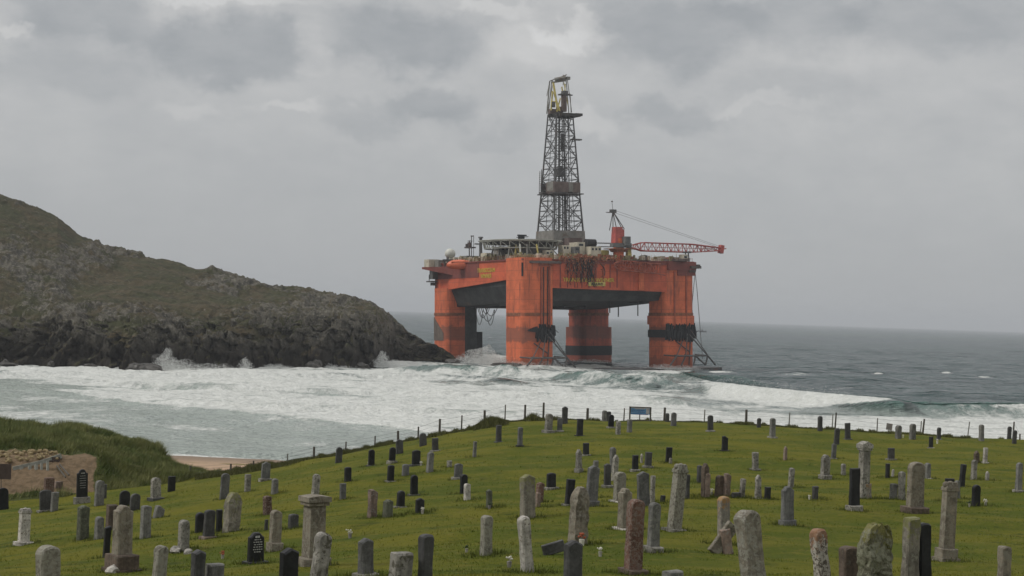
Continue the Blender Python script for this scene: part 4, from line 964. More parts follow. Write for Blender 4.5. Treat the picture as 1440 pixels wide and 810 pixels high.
m.box(ap, (2.4, 1.2, 1.3)); m.box(ap + Vector((-1, 0, -.5)), (3.4, 1.4, .25)); m.tube(ap, ap + Vector((-0.4, 0, 3.6)), 0.09); m.box(ap + Vector((-0.4, 0, 3.7)), (.5, .4, .5)); rp(m, 'gantry', 'rig_steel', cr_)
m = MB().box(L(881, 339, 614), (2.2, 2.4, 3.4)).box(L(851, 342, 616), (6.5, 1.5, .35)).box(L(850, 347, 616), (5, 1.5, .3)).box(L(873, 345, 614), (8, 2.4, 1.6)); rp(m, 'operator_cab', 'rig_dgrey', cr_)
m = MB().box(L(884, 354, 617), (1.8, 1.8, 5.0), taper=.7); rp(m, 'boom_pivot', 'rig_yellow', cr_)
B0, B1 = L(887, 346.5, 616), L(1014, 350.5, 640)
def boom(A, Bp, n, w, h, r, rb, t0=.25, t1=.35):
    m = MB(); ax = (Bp - A).normalized(); up = Vector((0, 0, 1)); up = (up - ax * up.dot(ax)).normalized(); sd = ax.cross(up); pr = None
    for i in range(n + 1):
        t = i / n; k = min(1, t0 + t / 0.12 * (1 - t0), t1 + (1 - t) / 0.35 * (1 - t1)); c = A.lerp(Bp, t)
        q = [c + sd * w * k / 2 * s1 + up * h * k / 2 * s2 for s1, s2 in ((-1, -1), (1, -1), (1, 1), (-1, 1))]
        for j in range(4): m.tube(q[j], q[(j + 1) % 4], rb, n=4)
        if pr:
            for j in range(4):
                m.tube(pr[j], q[j], r, n=5)
                m.tube(pr[j], q[(j + 1) % 4], rb, n=4) if i % 2 else m.tube(pr[(j + 1) % 4], q[j], rb, n=4)
        pr = q
    return m
bo = rp(boom(B0, B1, 24, 2.4, 3.2, .21, .11), 'boom', 'rig_redboom', cr_)
m = MB()
for i in range(26): q = B0.lerp(B1, (i + .5) / 26); m.box(q + Vector((0, 0, -1.2 + .4 * (i > 20))), (1.5, .4, .12))
m.tube(B0.lerp(B1, .1), B0.lerp(B1, .95), 0.1); rp(m, 'walkway', 'rig_grey', bo)
rp(MB().box(B1 + Vector((0, 0, 0)), (1.6, 1.8, 3.2), Matrix.Rotation(.2, 3, 'Y')).tube(B1, B1 + Vector((2.4, 0, .3)), .2), 'boom_head', 'rig_redboom', bo)
for k_ in range(2): rp(MB().tube(ap + Vector((.3 * k_, 0, .55 - 1.0 * k_)), B0.lerp(B1, .985 - .05 * k_) + Vector((0, 0, 1.1)), 0.06, n=4), 'pendant_cable', 'rig_steel', cr_)
q = L(966, 357, 627); m = MB().tube((q.x - .9, q.y, 40), (q.x - .6, q.y, L(966, 354, 627).z), .22).tube((q.x + 1, q.y, 40), (q.x + .6, q.y, L(966, 354, 627).z), .22).box(L(966, 355, 627), (2.6, 2.2, .5)); rp(m, 'boom_rest', 'rig_steel')
# flare boom folded flat against the near side
F0, F1 = L(866, 376, 608), L(932, 381, 616)
F0.y = F1.y = -H - 2.4
F0.z, F1.z = zc(376), zc(381, 620)
m = boom(F0, F1, 9, 1.8, 3.6, .16, .12, .3, 1.0); m.tube(F0, F1 + Vector((3, 0, -2.4)), .2); m.tube((F1.x + 1, F1.y, F1.z + 2), (F0.x + 7, F0.y, zc(374)), .16); rp(m, 'folded_boom', 'rig_redpipe')
# far boat
bt = empty('fishing_boat', P(988.5, 466, 2600)); bt.location.z = 0.3
tag(bt, 'tiny dark boat on the open sea just right of the rig', 'boat')
m = MB(); k = 0
hull = [(-5.5, -1.4), (2, -1.6), (5.8, 0), (2, 1.6), (-5.5, 1.4)]
m.prism(hull, -0.6, [1.1, 1.2, 2.0, 1.2, 1.1]); m.build('hull', M['rig_black'], bt)
MB().box((-1.2, 0, 2.1), (3.2, 2.2, 2.0)).build('wheelhouse', M['rig_dgrey'], bt); MB().tube((-1, 0, 3), (-1, 0, 5.4), 0.12).build('mast', M['rig_steel'], bt)
# ------------------------------------------------------------------ gravestones
def profile(st, w, h, n=9):
    r = w / 2; pts = [(-r, 0), (r, 0)]
    if st == 'A':
        e = r * 0.75
        for i in range(n + 1): a = math.pi * i / n; pts.append((r * math.cos(a), h - e + e * math.sin(a)))
    elif st == 'L':   # low segmental top
        e = r * 0.35
        for i in range(n + 1): a = math.pi * i / n; pts.append((r * math.cos(a), h - e + e * math.sin(a)))
    elif st == 'G': pts += [(r, h - .42 * r), (r * .1, h), (-r * .1, h), (-r, h - .42 * r)]
    elif st == 'N':   # steep pinnacle
        pts += [(r, h - 1.2 * r), (0.12 * r, h), (-.12 * r, h), (-r, h - 1.2 * r)]
    elif st == 'F': pts += [(r, h * .985), (r * .94, h), (-r * .94, h), (-r, h * .985)]
    elif st == 'S': pts += [(r, h - .7 * r), (-.2 * r, h), (-r, h - .15 * r)]
    elif st == 'Z': pts += [(r, h - .1 * r), (.6 * r, h), (-r, h - .6 * r)]
    elif st == 'O':   # shouldered with round centre
        s = h - .72 * r
        pts += [(r, s), (r * .82, s + .10 * r), (r * .66, s + .12 * r)]
        for i in range(n + 1): a = math.pi * i / n; pts.append((.62 * r * math.cos(a), h - .55 * r + .55 * r * math.sin(a)))
        pts += [(-r * .66, s + .12 * r), (-r * .82, s + .10 * r), (-r, s)]
    elif st == 'C':   # concave shoulders to a flat crest
        pts += [(r, h - .55 * r), (r * .75, h - .42 * r), (r * .5, h - .14 * r), (r * .3, h), (-r * .3, h), (-r * .5, h - .14 * r), (-r * .75, h - .42 * r), (-r, h - .55 * r)]
    return pts
def slab(st, w, h, t, rough, seed, z0=0.0, taper=0.0, sink=0.0):
    """one stone slab, front facing -y, with chamfered edges and slight unevenness"""
    pts = profile(st, w, h)
    P_ = []
    for (x0, z0_), (x1, z1_) in zip(pts, pts[1:] + pts[:1]):   # subdivide long edges
        L_ = math.hypot(x1 - x0, z1_ - z0_); k = max(1, int(L_ / 0.16))
        for i in range(k): P_.append((x0 + (x1 - x0) * i / k, z0_ + (z1_ - z0_) * i / k))
    A = np.array(P_); A[:, 0] *= 1 - taper * A[:, 1] / h
    A[:, 1] = np.where(A[:, 1] < 1e-6, -sink, A[:, 1]) + z0
    rg = rough
    cxz = np.array([0, h / 2 + z0]); b = min(0.03, t * .2)
    d = A - cxz; ln = np.maximum(np.linalg.norm(d, axis=1, keepdims=True), 1e-3); In = A - d / ln * b
    rings = [(In, -t / 2), (A, -t / 2 + b), (A, 0), (A, t / 2 - b), (In, t / 2)]
    V = []
    for a_, y in rings: V.append(np.stack([a_[:, 0], np.full(len(a_), y), a_[:, 1]], -1))
    V = np.concatenate(V)
    if rg > 0:
        f = 5.0
        for ax in (0, 1, 2): V[:, ax] += rg * (0.6 if ax == 1 else 1) * fbm(V[:, 0] * f + seed * 3.1 + ax * 7, V[:, 1] * f, V[:, 2] * f, o=3, seed=seed + ax, g=.6)
    n = len(A); mb = MB(); mb.v = [Vector(v) for v in V]
    for j in range(4):
        for i in range(n): mb.f.append([j * n + i, j * n + (i + 1) % n, (j + 1) * n + (i + 1) % n, (j + 1) * n + i])
    mb.f.append([i for i in range(n)][::-1]); mb.f.append([4 * n + i for i in range(n)])
    return mb
def mossy(w, h, t, seed, amp, top=0.75):
    bm = bmesh.new(); bmesh.ops.create_cube(bm, size=1); bmesh.ops.subdivide_edges(bm, edges=bm.edges[:], cuts=22, use_grid_fill=True)
    co = np.array([v.co for v in bm.verts]); x, y, z = co.T
    zz_ = z + .5; rr = np.where(zz_ > top, np.sqrt(np.clip(1 - ((zz_ - top) / (1 - top + .02)) ** 2, .02, 1)), 1)
    X = x * w * rr; Y = y * t * (0.5 + 0.5 * rr); Z_ = zz_ * h - .2
    for k, (A_, s) in enumerate(((X, 1), (Y, .8), (Z_, .6))): A_ += s * amp * fbm(x * w * 3 + seed, y * t * 3, zz_ * h * 3, o=5, seed=seed + k, g=.65) * 1.6
    for v, a_, b_, c_ in zip(bm.verts, X, Y, Z_): v.co = (a_, b_, c_)
    mb = MB(); mb.v = [v.co.copy() for v in bm.verts]; mb.f = [[v.index for v in f.verts] for f in bm.faces]; bm.free(); return mb
G = 'gravestones standing in the cemetery'
RO = {'blk': 0, 'dgr': .006, 'slt': .008, 'gry': .02, 'lgr': .018, 'wht': .02, 'tan': .022, 'lic': .022, 'red': .022, 'pnk': .02, 'brn': .02, 'grn': .02, 'wrd': .035, 'org': .02, 'mos': .06, 'tnm': .04, 'big': .035}
seed_ = [0]; placed = []
def grave(cx, base, top, w, st, mat, tilt=0, pl='', label='', turn=None, thick=None):
    seed_[0] += 1; sd = seed_[0]; rn = random.Random(sd * 11 + 3)
    p = hit(cx, base); d = p.y; k = d / FPX
    # the point where the stone really meets the ground along its sight line
    h = (base - top) * k; W = w * k * (.93 if w > 15 else 1)
    th = R(rn.uniform(27, 40) if turn is None else turn) - math.atan2(p.x, p.y) * 0.6
    t = thick or {41: .46}.get(int(w), (0.13 if mat in ('blk', 'slt', 'dgr') else 0.23) * (1.0 + rn.random() * .35))
    if st in 'PQ': t = min(0.55, W * .5)
    t = min(t, W * .62)
    ww = max((W - t * math.sin(th)) / math.cos(th), W * .45)
    name = 'gravestone'
    px_h = 0.0
    if pl: 
        kind = pl[0]; px_h = (float(pl[1:].split(',')[0]) if len(pl) > 1 else {'p': 3, 'd': 3}.get(kind, 4)) * k
    roll = R(tilt + rn.gauss(0, 1.6)) 
    parts = []
    sl_h = h - px_h
    rf = RO[mat] * (1 if d < 60 else .7)
    if st == 'R': mb = mossy(ww * .96, sl_h + .15, max(t, .3), sd, .10 if mat == 'mos' else .05, .72)
    elif st == 'P':     # tall pillar under a moulded cap
        mb = MB(); capz = sl_h * .84
        mb.box((0, 0, capz / 2), (ww * .74, t * 1.3, capz), taper=.94)
    elif st == 'Q':
        mb = MB(); capz = sl_h * .88; mb.box((0, 0, capz / 2), (ww * .86, t, capz), taper=.96)
    else: mb = slab(st, ww, sl_h, t, rf, sd, 0, taper=.03 if mat in ('blk', 'slt') else rn.uniform(-.02, .06), sink=.18)
    multi = bool(pl) or st in 'PQ' or label in INSCR
    if multi:
        root = empty(name, p); root.rotation_euler = (rn.uniform(-.02, .02), roll, th)
        o = mb.build('slab' if st not in 'PQ' else 'shaft', M['stone_' + mat] if False else M[mat], root); o.location = (0, 0, px_h)
        if st == 'P':
            c = MB(); z = px_h + capz
            c.box((0, 0, z + .04), (ww * .95, t * 1.5, .08)); c.box((0, 0, z + .13), (ww * 1.08, t * 1.75, .10))
            hh = sl_h - capz - .18
            n_ = len(c.v)
            for y in (-t * .85, t * .85):
                for x, zq in ((-ww * .54, z + .18), (ww * .54, z + .18), (ww * .54, z + .18 + hh * .25), (0, z + .18 + hh), (-ww * .54, z + .18 + hh * .25)): c.v.append(Vector((x, y, zq)))
            for i in range(5): c.f.append([n_ + i, n_ + (i + 1) % 5, n_ + 5 + (i + 1) % 5, n_ + 5 + i])
            c.f.append([n_ + i for i in range(5)][::-1]); c.f.append([n_ + 5 + i for i in range(5)]); c.build('cap', M[mat], root)
        if st == 'Q':
            c = MB(); z = px_h + capz; c.box((0, 0, z + .03), (ww * .98, t * 1.12, .09)); c.box((0, 0, z + .03 + (sl_h - capz) / 2), (ww * .9, t * 1.02, sl_h - capz - .05), taper=.72)
            for q in (-.36, 0, .36): c.ball((q * ww, 0, px_h + sl_h - .06), .10 if q == 0 else .08, 8, 6)
            c.build('cap', M[mat], root)
        if pl:
            pm = {'p': 'lgr', 'd': 'dgr', 'b': 'blk', 'P': mat, 'w': 'wht', 'r': 'brn', 'k': 'pnk'}[kind]
            wx, wy = (1.38, 2.4) if kind != 'P' else (1.28, 1.7)
            c = slab('F', ww * wx, px_h + .12, t * wy, RO[pm] * .6, sd + 500, -.12); c.build('plinth', M[pm], root)
            if kind in 'Pr' and px_h > .25:
                MB().box((0, 0, .02), (ww * wx * 1.12, t * wy * 1.2, .12)).build('footing', M[pm], root)
        if label in INSCR:
            c = MB(); r2 = random.Random(sd); z = px_h + sl_h * .86
            for row in range(INSCR[label]):
                hw = ww * (.30 if row else .2) * r2.uniform(.7, 1); x = -hw
                while x < hw:
                    l_ = r2.uniform(.02, .06) * (1 if row else 1.4); c.box((x + l_ / 2, -t / 2 - .004, z), (l_, .01, .022 if row else .05)); x += l_ + r2.uniform(.012, .03)
                z -= sl_h * .085 if row else sl_h * .1
                if z < px_h + sl_h * .3: break
            c.build('inscription', M['letter'], root)
        top_o = root
    else:
        top_o = mb.build(name, M[mat]); top_o.location = p; top_o.rotation_euler = (rn.uniform(-.03, .03), roll, th)
    tag(top_o, label, 'gravestone', G); placed.append((cx, base, d, h)); return top_o, p, k
INSCR = {'polished black gravestone lettered in white on a pale block plinth, below the dune sand': 7, 'polished black gravestone with a full white inscription on a black base': 11}
TB = """
4 717 686 16 A blk 0 -|black rounded gravestone cut off by the left edge of the photo
68 701 672 16 F red 0 -|red brown slab partly hidden by a dark stone, under the dune sand at far left
79 698 677 9 F pnk 0 -|pale pinkish upright stone right of the red brown slab at far left
86 697 677 5 F brn 0 -|thin brown post-like stone at the edge of the dune sand
64 719 689 15 L dgr 0 p2|dark grey slab with thin pale base before the red brown slab at far left
76 719 692 11 F gry 0 -|grey slab touching the right side of the dark slab at far left
115 708 660 16 O blk 0 p9|polished black gravestone lettered in white on a pale block plinth, below the dune sand
147 701 681 6 F dgr 0 -|thin dark stone showing behind a grey slab, right of the white-lettered black one
139 711 676 14 A gry 0 -|grey round-topped slab just right of the white-lettered black stone
175 712 690 16 A blk 0 -|black rounded stone, left half of the heart-like dark pair
189 718 694 14 A dgr 0 -|dark rounded stone, right half of the heart-like dark pair
219 703 672 15 A lgr 0 d3|cream round-topped stone on a dark foot, near the dune end
241 691 670 11 F blk 0 -|small black square stone beside the cream round-topped one near the dune end
33 765 716 19 Q wht 0 w3|white weathered stone on a thin white base standing alone at far left
116 759 711 19 G grn 0 -|greenish grey slab with low pointed top, left of the large tan monument
139 758 727 14 A gry 0 -|small grey round-topped stone between the greenish slab and the tan monument
156 745 710 19 F brn 0 -|reddish brown square slab rising behind the large tan monument
149 785 740 11 Z blk 0 -|narrow black stone tucked against the left side of the tan monument
171 804 711 32 O tan 0 r24|large tan shouldered monument on a brown block plinth at lower left
67 834 767 40 A lic 0 -|broad lichened arched stone at the lower left corner
204 757 711 18 L gry -2 -|grey slab leaning slightly left, right of the tan monument
222 728 711 17 S gry 14 -|short broken grey stone leaning to the right behind the grey slab
258 775 732 19 A lgr 0 -|pale grey round-topped stone with rubble at its foot
281 749 721 16 A blk 0 -|black rounded stone at the left of the dark pair near the rough tall slab
293 757 717 18 L dgr 0 k3|dark stone on pinkish base at the right of the dark pair
308 748 717 10 F blk 0 -|narrow black stone hard against the left of the rough tall slab
315 702 666 13 A slt 0 -|blue grey slender stone rising behind the rough tall slab
325 748 691 25 R tnm 0 -|rough tall lichened slab with ragged top in the left of the cemetery
277 828 774 24 G dgr 0 -|dark grey gabled stone cut by the bottom edge, beside the low grey block
301 826 793 32 F gry 0 -|low grey block cut by the bottom edge with a flower vase behind it
222 832 767 25 A lic 0 -|grey mottled arched stone cut by the bottom edge at left
348 691 667 10 F lgr 0 -|small pale slab near the beach end of the fence
373 676 650 13 G slt 0 p3|blue grey stone standing against the sand at the fence corner
386 694 673 11 A gry 0 -|small light round stone right of the pale slab near the beach
376 724 698 14 L red 0 -|reddish slab with slanted light top in the left middle
386 775 718 20 A tan 0 P12|tan round-topped stone on heavy plinth behind the white-inscribed black stone
374 746 731 6 F dgr 0 -|small dark stone peeping out left of the tan plinth stone
412 743 723 17 L dgr 0 -|short dark grey block-like stone left of the great capped pillar
443 698 667 12 A lgr 0 -|slender pale stone directly above the great capped pillar
482 702 680 10 F slt 0 -|narrow slate grey stone below a black one, left of centre
489 677 657 11 L blk 0 -|small black stone above the narrow slate grey one, left of centre
440 796 697 41 P tan 0 P12|great square pillar monument with carved pediment cap at lower left
445 836 749 30 A lgr 3 -|pale arched stone cut by the bottom edge in front of the great pillar
405 834 771 31 G blk 0 -|black gabled stone cut by the bottom edge left of the great pillar
359 793 749 26 C blk 0 b4|polished black gravestone with a full white inscription on a black base
523 728 689 16 S pnk 0 -|pinkish tall slab with pale left edge in the left centre
545 727 703 17 G grn 0 -|short greenish gabled stone right of the pinkish tall slab
563 714 690 13 A blk 0 p2|dark arched stone on pale base behind the greenish gabled one
590 721 701 14 G blk 0 -|squat black gabled stone with small vase in front
582 697 668 12 A blk 0 d2|tall black arched stone on dark foot above the squat black one
570 669 653 11 L slt 0 -|faded grey slanting stone beside a black one, left centre
549 677 654 11 L blk 0 p1|black stone left of the faded grey slanting one
551 652 629 10 A blk 0 p4|black round-topped stone on pale block near the sloping fence
562 638 618 11 A dgr 0 -|dark round-topped stone right against the sloping fence
522 655 632 10 A blk 0 d1|black stone below the sloping fence with flowers at its foot
476 651 629 10 A dgr 0 -|dark arched stone nearest the lower end of the sloping fence
585 655 633 13 L blk 0 d2|black stone with dark foot, next row below the sloping fence end
604 664 636 11 A gry 0 -|pale grey slender stone right of the dark-footed black one
595 627 609 11 A dgr 0 -|dark grey arched stone by the fence near the crest of the slope
612 635 616 10 F dgr 0 p2|dark square stone on pale base near the fence
644 674 652 13 L slt 0 p3|wide slate stone on broad pale base, centre left slope
652 694 667 12 A blk 0 -|black arched stone directly behind the small white one
657 703 680 11 A wht 0 -|small bright white round-topped stone in the centre left
632 657 648 8 F lgr 0 -|tiny pale stone left of the wide slate one
667 643 621 6 F gry 0 -|faint thin grey stone alone on the open slope
701 622 598 9 F dgr 0 d1|dark upright stone, left one of two on the slope under the fence
731 628 601 8 L slt 0 b2|narrow slate stone on dark foot, right one of two under the fence
771 609 582 12 A lgr 0 p4|pale arched stone on pale block at the hilltop by the fence
794 596 572 9 G dgr 0 -|dark gabled stone on the skyline left of the thick fence post
787 607 588 8 F slt 0 p2|small slate stone just below the dark gabled skyline one
815 613 589 10 F blk 0 b1|square black stone with dark foot near the hilltop
850 590 574 8 A gry 0 -|grey round-topped stone on the skyline, left of three clustered
856 590 575 7 L dgr 0 -|dark stone in the middle of the skyline cluster of three
859 602 583 9 A blk 0 p2|black arched stone on pale base, front of the skyline cluster
869 611 593 8 L lgr 0 -|faint light grey stone below the skyline cluster
885 608 590 8 F gry 0 -|faint blue grey stone under the left post of the notice board
824 641 623 10 F blk 0 p2|black square stone on pale base in the middle of the hill
814 664 632 10 N lgr 0 P5|pale narrow pointed stone with small plinth left of a black square one
775 688 665 15 L blk 0 p3|wide black stone with broad pale base, centre
688 714 689 10 G grn 0 -|small mossy grey stone with plants at its foot, centre left
683 781 725 20 A lic 0 -|lichened arched gravestone standing alone in the lower centre
742 729 668 25 G tnm 0 -|tall mottled slab with bright left edge behind the tilted white stone
758 707 678 13 G red 0 -|reddish brown stone right of the tall mottled slab
756 713 693 8 L pnk 0 -|small pale pinkish stone in front of the reddish brown one
742 805 725 22 A wht -7.5 -|tall white blotched stone tilted to the left in the lower centre
800 711 674 14 F blk 3 p2|black slab leaning right just above the rough tan stone
812 766 683 29 R tan 0 -|big rough tan stone with broken ragged top in the lower centre
837 700 648 8 F gry 0 -|thin grey stone behind the blue grey slab
831 712 655 20 G slt 0 P8|blue grey gabled slab with stepped base right of the rough tan stone
854 686 652 11 G dgr 0 p4|dark gabled stone on pale base right of the blue grey slab
862 665 629 10 A gry 0 -|grey arched stone, rear one of a pale pair in line
864 676 640 10 N lgr 0 -|tan pointed stone, front one of a pale pair in line
871 706 664 20 A lic 0 w2|lichened arched stone with thin white foot in the centre
893 663 640 10 F blk 0 p3|black square stone, left one of two dark ones on pale bases
911 658 636 11 F dgr 0 p3|dark square stone, right one of two dark ones on pale bases
902 651 638 4 N wht 0 -|tiny cream pinnacle between two dark square stones
940 650 629 10 F blk 0 -|black square stone behind the tall leaning carved slab
943 652 644 5 A lgr 0 -|tiny round grey stone at the foot of a black square one
917 708 669 8 F lgr 0 -|pale edge of a stone showing right of the slate gabled slab
905 711 663 21 G slt 0 -|large slate gabled slab left of the tall leaning carved slab
878 744 687 23 O tan 0 w2|brownish shouldered stone with white foot behind the red pillar
918 777 707 20 A gry 0 p9|dull grey arched stone on a pale slab base right of the red pillar
890 808 703 29 A red 0 r8|red sandstone pillar with rounded top and knob on a brown base
948 746 654 25 Q lic 4.6 p2|tall carved slab leaning right with dark weathering
966 701 667 8 L dgr 0 -|dark stone showing just right of the tall leaning carved slab
932 706 697 8 F blk 0 -|low black block left of the tall leaning carved slab
805 840 761 32 G dgr 0 -|dark gabled stone cut by the bottom edge left of the red pillar
946 828 803 34 F gry 0 -|top of a low grey block at the bottom edge right of the red pillar
938 592 580 7 A dgr 0 -|dark skyline stone just right of the notice board
947 599 580 9 A slt 0 -|slate arched stone, second to the right of the notice board
999 607 584 9 A dgr 0 p2|dark arched stone on pale foot standing clear below the skyline
1067 601 588 7 A dgr 0 -|small dark arched stone on the skyline right of a thick post
1086 616 588 9 A gry 0 p2|pale grey arched stone on the skyline right of the small dark one
1019 634 613 10 S blk 0 b1|black stone with slanted pale top and dark foot in the open
1062 661 636 10 F lgr 0 p2|light grey square stone on pale base in the middle right
1104 647 628 6 N pnk 0 -|thin pinkish pointed stone in the middle right
983 679 655 8 L dgr 0 -|dark stone at the back left of the brown trio
991 699 652 12 N brn 0 -|brown pointed stone in the middle of the brown trio
993 699 665 12 G pnk 0 -|pinkish light stone at the front of the brown trio
1011 699 669 14 A brn 0 -|dark brown round stone beside a reddish slanting one
1021 699 666 12 S pnk 0 -|reddish slanting stone above the orange-stained one
1018 766 698 20 A org 0 -|orange-stained lichened stone left of the great split-arched one
1043 699 673 9 L lgr 0 -|slender light grey stone with low dark block beside it
1035 700 693 15 F dgr 0 -|low dark block at the foot of a slender light stone
1066 701 668 10 N lgr 0 p1|small pale gothic pinnacle stone in the middle right
1079 702 685 10 F blk 0 -|short black block stone right of the pale pinnacle
1112 686 658 9 A lgr 0 -|light round-topped stone rising behind the urn-topped slate one
1107 738 684 22 C slt 0 P7|slate stone with stepped base and dark ornament on top
1160 674 640 14 O lgr 0 P6|light grey shouldered stone on plinth in the middle right
1186 668 652 8 A lgr 0 -|small light round stone right of the plinth one
1153 606 585 8 A dgr 0 -|dark round-topped stone on the skyline before a wire post
1176 625 602 9 G dgr 0 -|dark stone in front of the leaning twin fence posts
1172 645 624 8 L slt 0 p1|slate stone directly below the one by the twin fence posts
1192 618 595 9 F dgr 0 d1|dark square stone right of the twin fence posts
1214 701 621 20 P lgr 0 -|tall pale square pillar with overhanging cap at right
1220 701 680 12 F org 0 -|small orange brown stone at the foot of the tall pale pillar
1201 718 659 18 F blk 0 p7|tall black slab on rough pale block in front of the pale pillar
1253 647 630 11 F dgr 0 p2|dark square stone on pale base right of the tall pale pillar
1248 672 652 7 F blk 0 -|narrow black stone below the dark square one on pale base
1255 671 660 4 A wht 0 -|tiny cream figure stone beside the narrow black one
1256 702 680 12 L gry 0 -|short grey slab left of the huge tan stone at right
1146 702 684 10 F dgr 0 -|small dark block stone with white flowers at its left
1268 703 663 11 G lgr 0 -|narrow light stone overlapping the left of the huge tan stone
1286 722 650 27 A tan 0 r9|huge tan arched stone on a brown plinth at right
1304 673 651 10 G gry 0 p1|grey slim stone right behind the huge tan stone
1263 617 598 10 A gry 0 -|pale grey broad arched stone just right of the little square sign
1283 618 596 10 A gry 0 -|grey tall arched stone, second to the right of the little square sign
1320 618 601 7 A dgr 0 p1|small dark round-topped skyline stone above white pebbles
1309 630 614 7 F blk 0 p1|small dark stone with white pebbles at its right
1380 620 597 8 A gry 0 -|grey arched skyline stone alone toward the right edge
1419 616 596 7 A dgr 0 -|dark arched skyline stone, left one of the last pair at the right edge
1426 624 605 7 A dgr 0 -|dark arched stone, lower right one of the last pair at the right edge
1385 651 630 7 F wht 3 w1|bright white slender stone leaning right near the right edge
1369 675 647 9 A lgr 0 -|light grey arched stone below the bright white one near the right edge
1373 651 634 9 N brn 0 -|brownish pointed stone left of the bright white one
1352 685 653 9 F blk 3 b1|black leaning slab near the right edge
1334 706 673 16 F blk 0 -|black square stone rising behind the niche-carved tall stone
1346 701 676 9 A gry 0 -|grey slender stone showing right of the niche-carved tall one
1330 789 679 26 Q tan 0 P18|tall tan stone with carved niche and moulded head on heavy plinth at right
1372 712 682 14 A blk 0 -|black round-topped stone with wreath and white flowers beside it
1432 692 651 10 A gry 0 p3|tall grey arched stone near the right edge
1388 676 663 6 N wht 0 -|small white statue-like stone toward the right edge
1159 838 743 27 A wrd -6 -|white blotched stone with rusty red lichen on top at the bottom edge
1229 845 735 56 R mos 0 -|massive moss-covered irregular boulder-like stone at the bottom edge
1193 838 769 31 L brn 0 -|dark brown low stone in front of the mossy boulder-like one
1278 836 728 27 F tnm 0 -|tan stone with mossy top beside a black slab at the bottom edge
1299 834 737 26 L blk 0 -|black slab at the bottom edge right of the tan mossy-topped stone
1411 832 768 22 L tan 0 -|narrow tan stone cut by the bottom edge near the right corner
1063 848 716 41 A big -7.5 -|great lichened arched stone leaning left with split edge at the bottom
514 812 757 26 G slt 0 p6|grey gabled stone on a pale base at the lower left centre
561 838 778 40 F lgr 0 -|broad low cream stone cut by the bottom edge
597 838 752 25 L dgr 0 -|tall dark stone with a flower on it at the bottom edge
"""
for ln in TB.strip().splitlines():
    f, lab = ln.split('|'); f = f.split()
    grave(*map(float, f[:4]), f[4], f[5], float(f[6]), '' if f[7] == '-' else f[7], lab)
# rougher uncut grass standing round the foot of each stone
xs, ys, hs = [], [], []
for cx_, b_, d_, h_ in placed:
    if d_ > 95: continue
    q = hit(cx_, b_); n_ = int(260 * (40 / d_)); a = np.random.rand(n_) * 6.283; r_ = 0.16 + 0.30 * np.random.rand(n_)
    xs.append(q.x + np.cos(a) * r_ * 1.35); ys.append(q.y + np.sin(a) * r_); hs.append(0.05 + 0.10 * np.random.rand(n_) ** 2)
xs, ys, hs = map(np.concatenate, (xs, ys, hs))
nt = NT('foot_grass'); nt.bsdf(nt.mix(nt.noise(world_co(nt), 2.0, 3), (0.045, 0.065, 0.012), (0.12, 0.13, 0.025)), 0.8, spec=.15)
tag(tri_mesh('grass_tufts', blades(len(xs), xs, ys, T(xs, ys), hs, 0.022, .8), nt.o), 'longer uncut grass tufts round the feet of the gravestones', 'grass', kind='stuff')
# fallen and broken slabs
def lying(px_, py_, ln_, wd, th_, rx, ry, rz, mat, lab, dz=0):
    p = hit(px_, py_); o = slab('F', wd, ln_, th_, RO[mat], int(px_)).build('fallen_slab', M[mat]); o.location = p + Vector((0, 0, dz)); o.rotation_euler = (R(rx), R(ry), R(rz)); tag(o, lab, 'fallen slab'); return o
lying(763, 781, 0.52, 0.26, 0.12, 0, 74, 15, 'dgr', 'dark fallen slab propped low on the grass behind a dark gabled stone', .08)
lying(1002, 778, 0.85, 0.30, 0.14, 0, 38, 20, 'tan', 'tan broken slab leaning against the orange-stained gravestone')
lying(1024, 780, 0.62, 0.26, 0.14, 0, -12, 20, 'pnk', 'pinkish broken stump before the orange-stained gravestone')
# knob of the red pillar, ornament of the slate stone, vases, flowers
def vase(px_, py_, s, pot, fl, lab, z=0):
    p = hit(px_, py_); r = empty('flower_vase', p + Vector((0, 0, z)))
    s *= .62; MB().tube((0, 0, -.02), (0, 0, .13 * s), .04 * s, .055 * s, n=8).build('vase', M[pot], r)
    m = MB(); rn = random.Random(int(px_))
    for i in range(16): m.ball((rn.gauss(0, .032 * s), rn.gauss(0, .032 * s), .15 * s + rn.random() * .09 * s), .022 * s, 5, 4)
    m.build('flowers', M[fl], r); tag(r, lab, 'flowers', 'flowers and vases left on graves'); return r
vase(594, 723, 1.4, 'plaster', 'flower_white', 'small cream vase before the squat black gabled stone')
vase(818, 768, 2.0, 'flower_white', 'flower_red', 'orange flowers with a pale pot at the foot of the rough tan stone')
vase(313, 786, 1.4, 'plaster', 'flower_red', 'vase of dark red flowers behind the low grey block at bottom left')
vase(1264, 701, 1.6, 'plaster', 'leaf', 'dark green flower pot right of the tall pale pillar')
vase(1363, 713, 1.4, 'plaster', 'leaf', 'dark wreath lying left of the black round-topped stone at right')
vase(1386, 711, 1.5, 'plaster', 'flower_white', 'white flowers right of the black round-topped stone at right')
vase(1138, 703, 1.2, 'flower_white', 'flower_white', 'white flowers left of the small dark block stone')
vase(518, 655, 1.4, 'plaster', 'flower_white', 'pale flowers at the foot of a black stone below the sloping fence')
vase(592, 655, 1.6, 'plaster', 'flower_white', 'pale flowers right of a black stone near the fence end')
vase(559, 713, 1.2, 'plaster', 'leaf', 'small plant by the dark arched stone on pale base')
vase(688, 716, 1.4, 'sign_grey', 'leaf', 'plant in a pot before the small mossy grey stone')
vase(1318, 624, 2.0, 'flower_white', 'flower_white', 'white pebbles and flowers beside the small dark skyline stone')
vase(1270, 616, 1.4, 'flower_white', 'flower_white', 'white flowers between the two grey arched stones near the little sign')
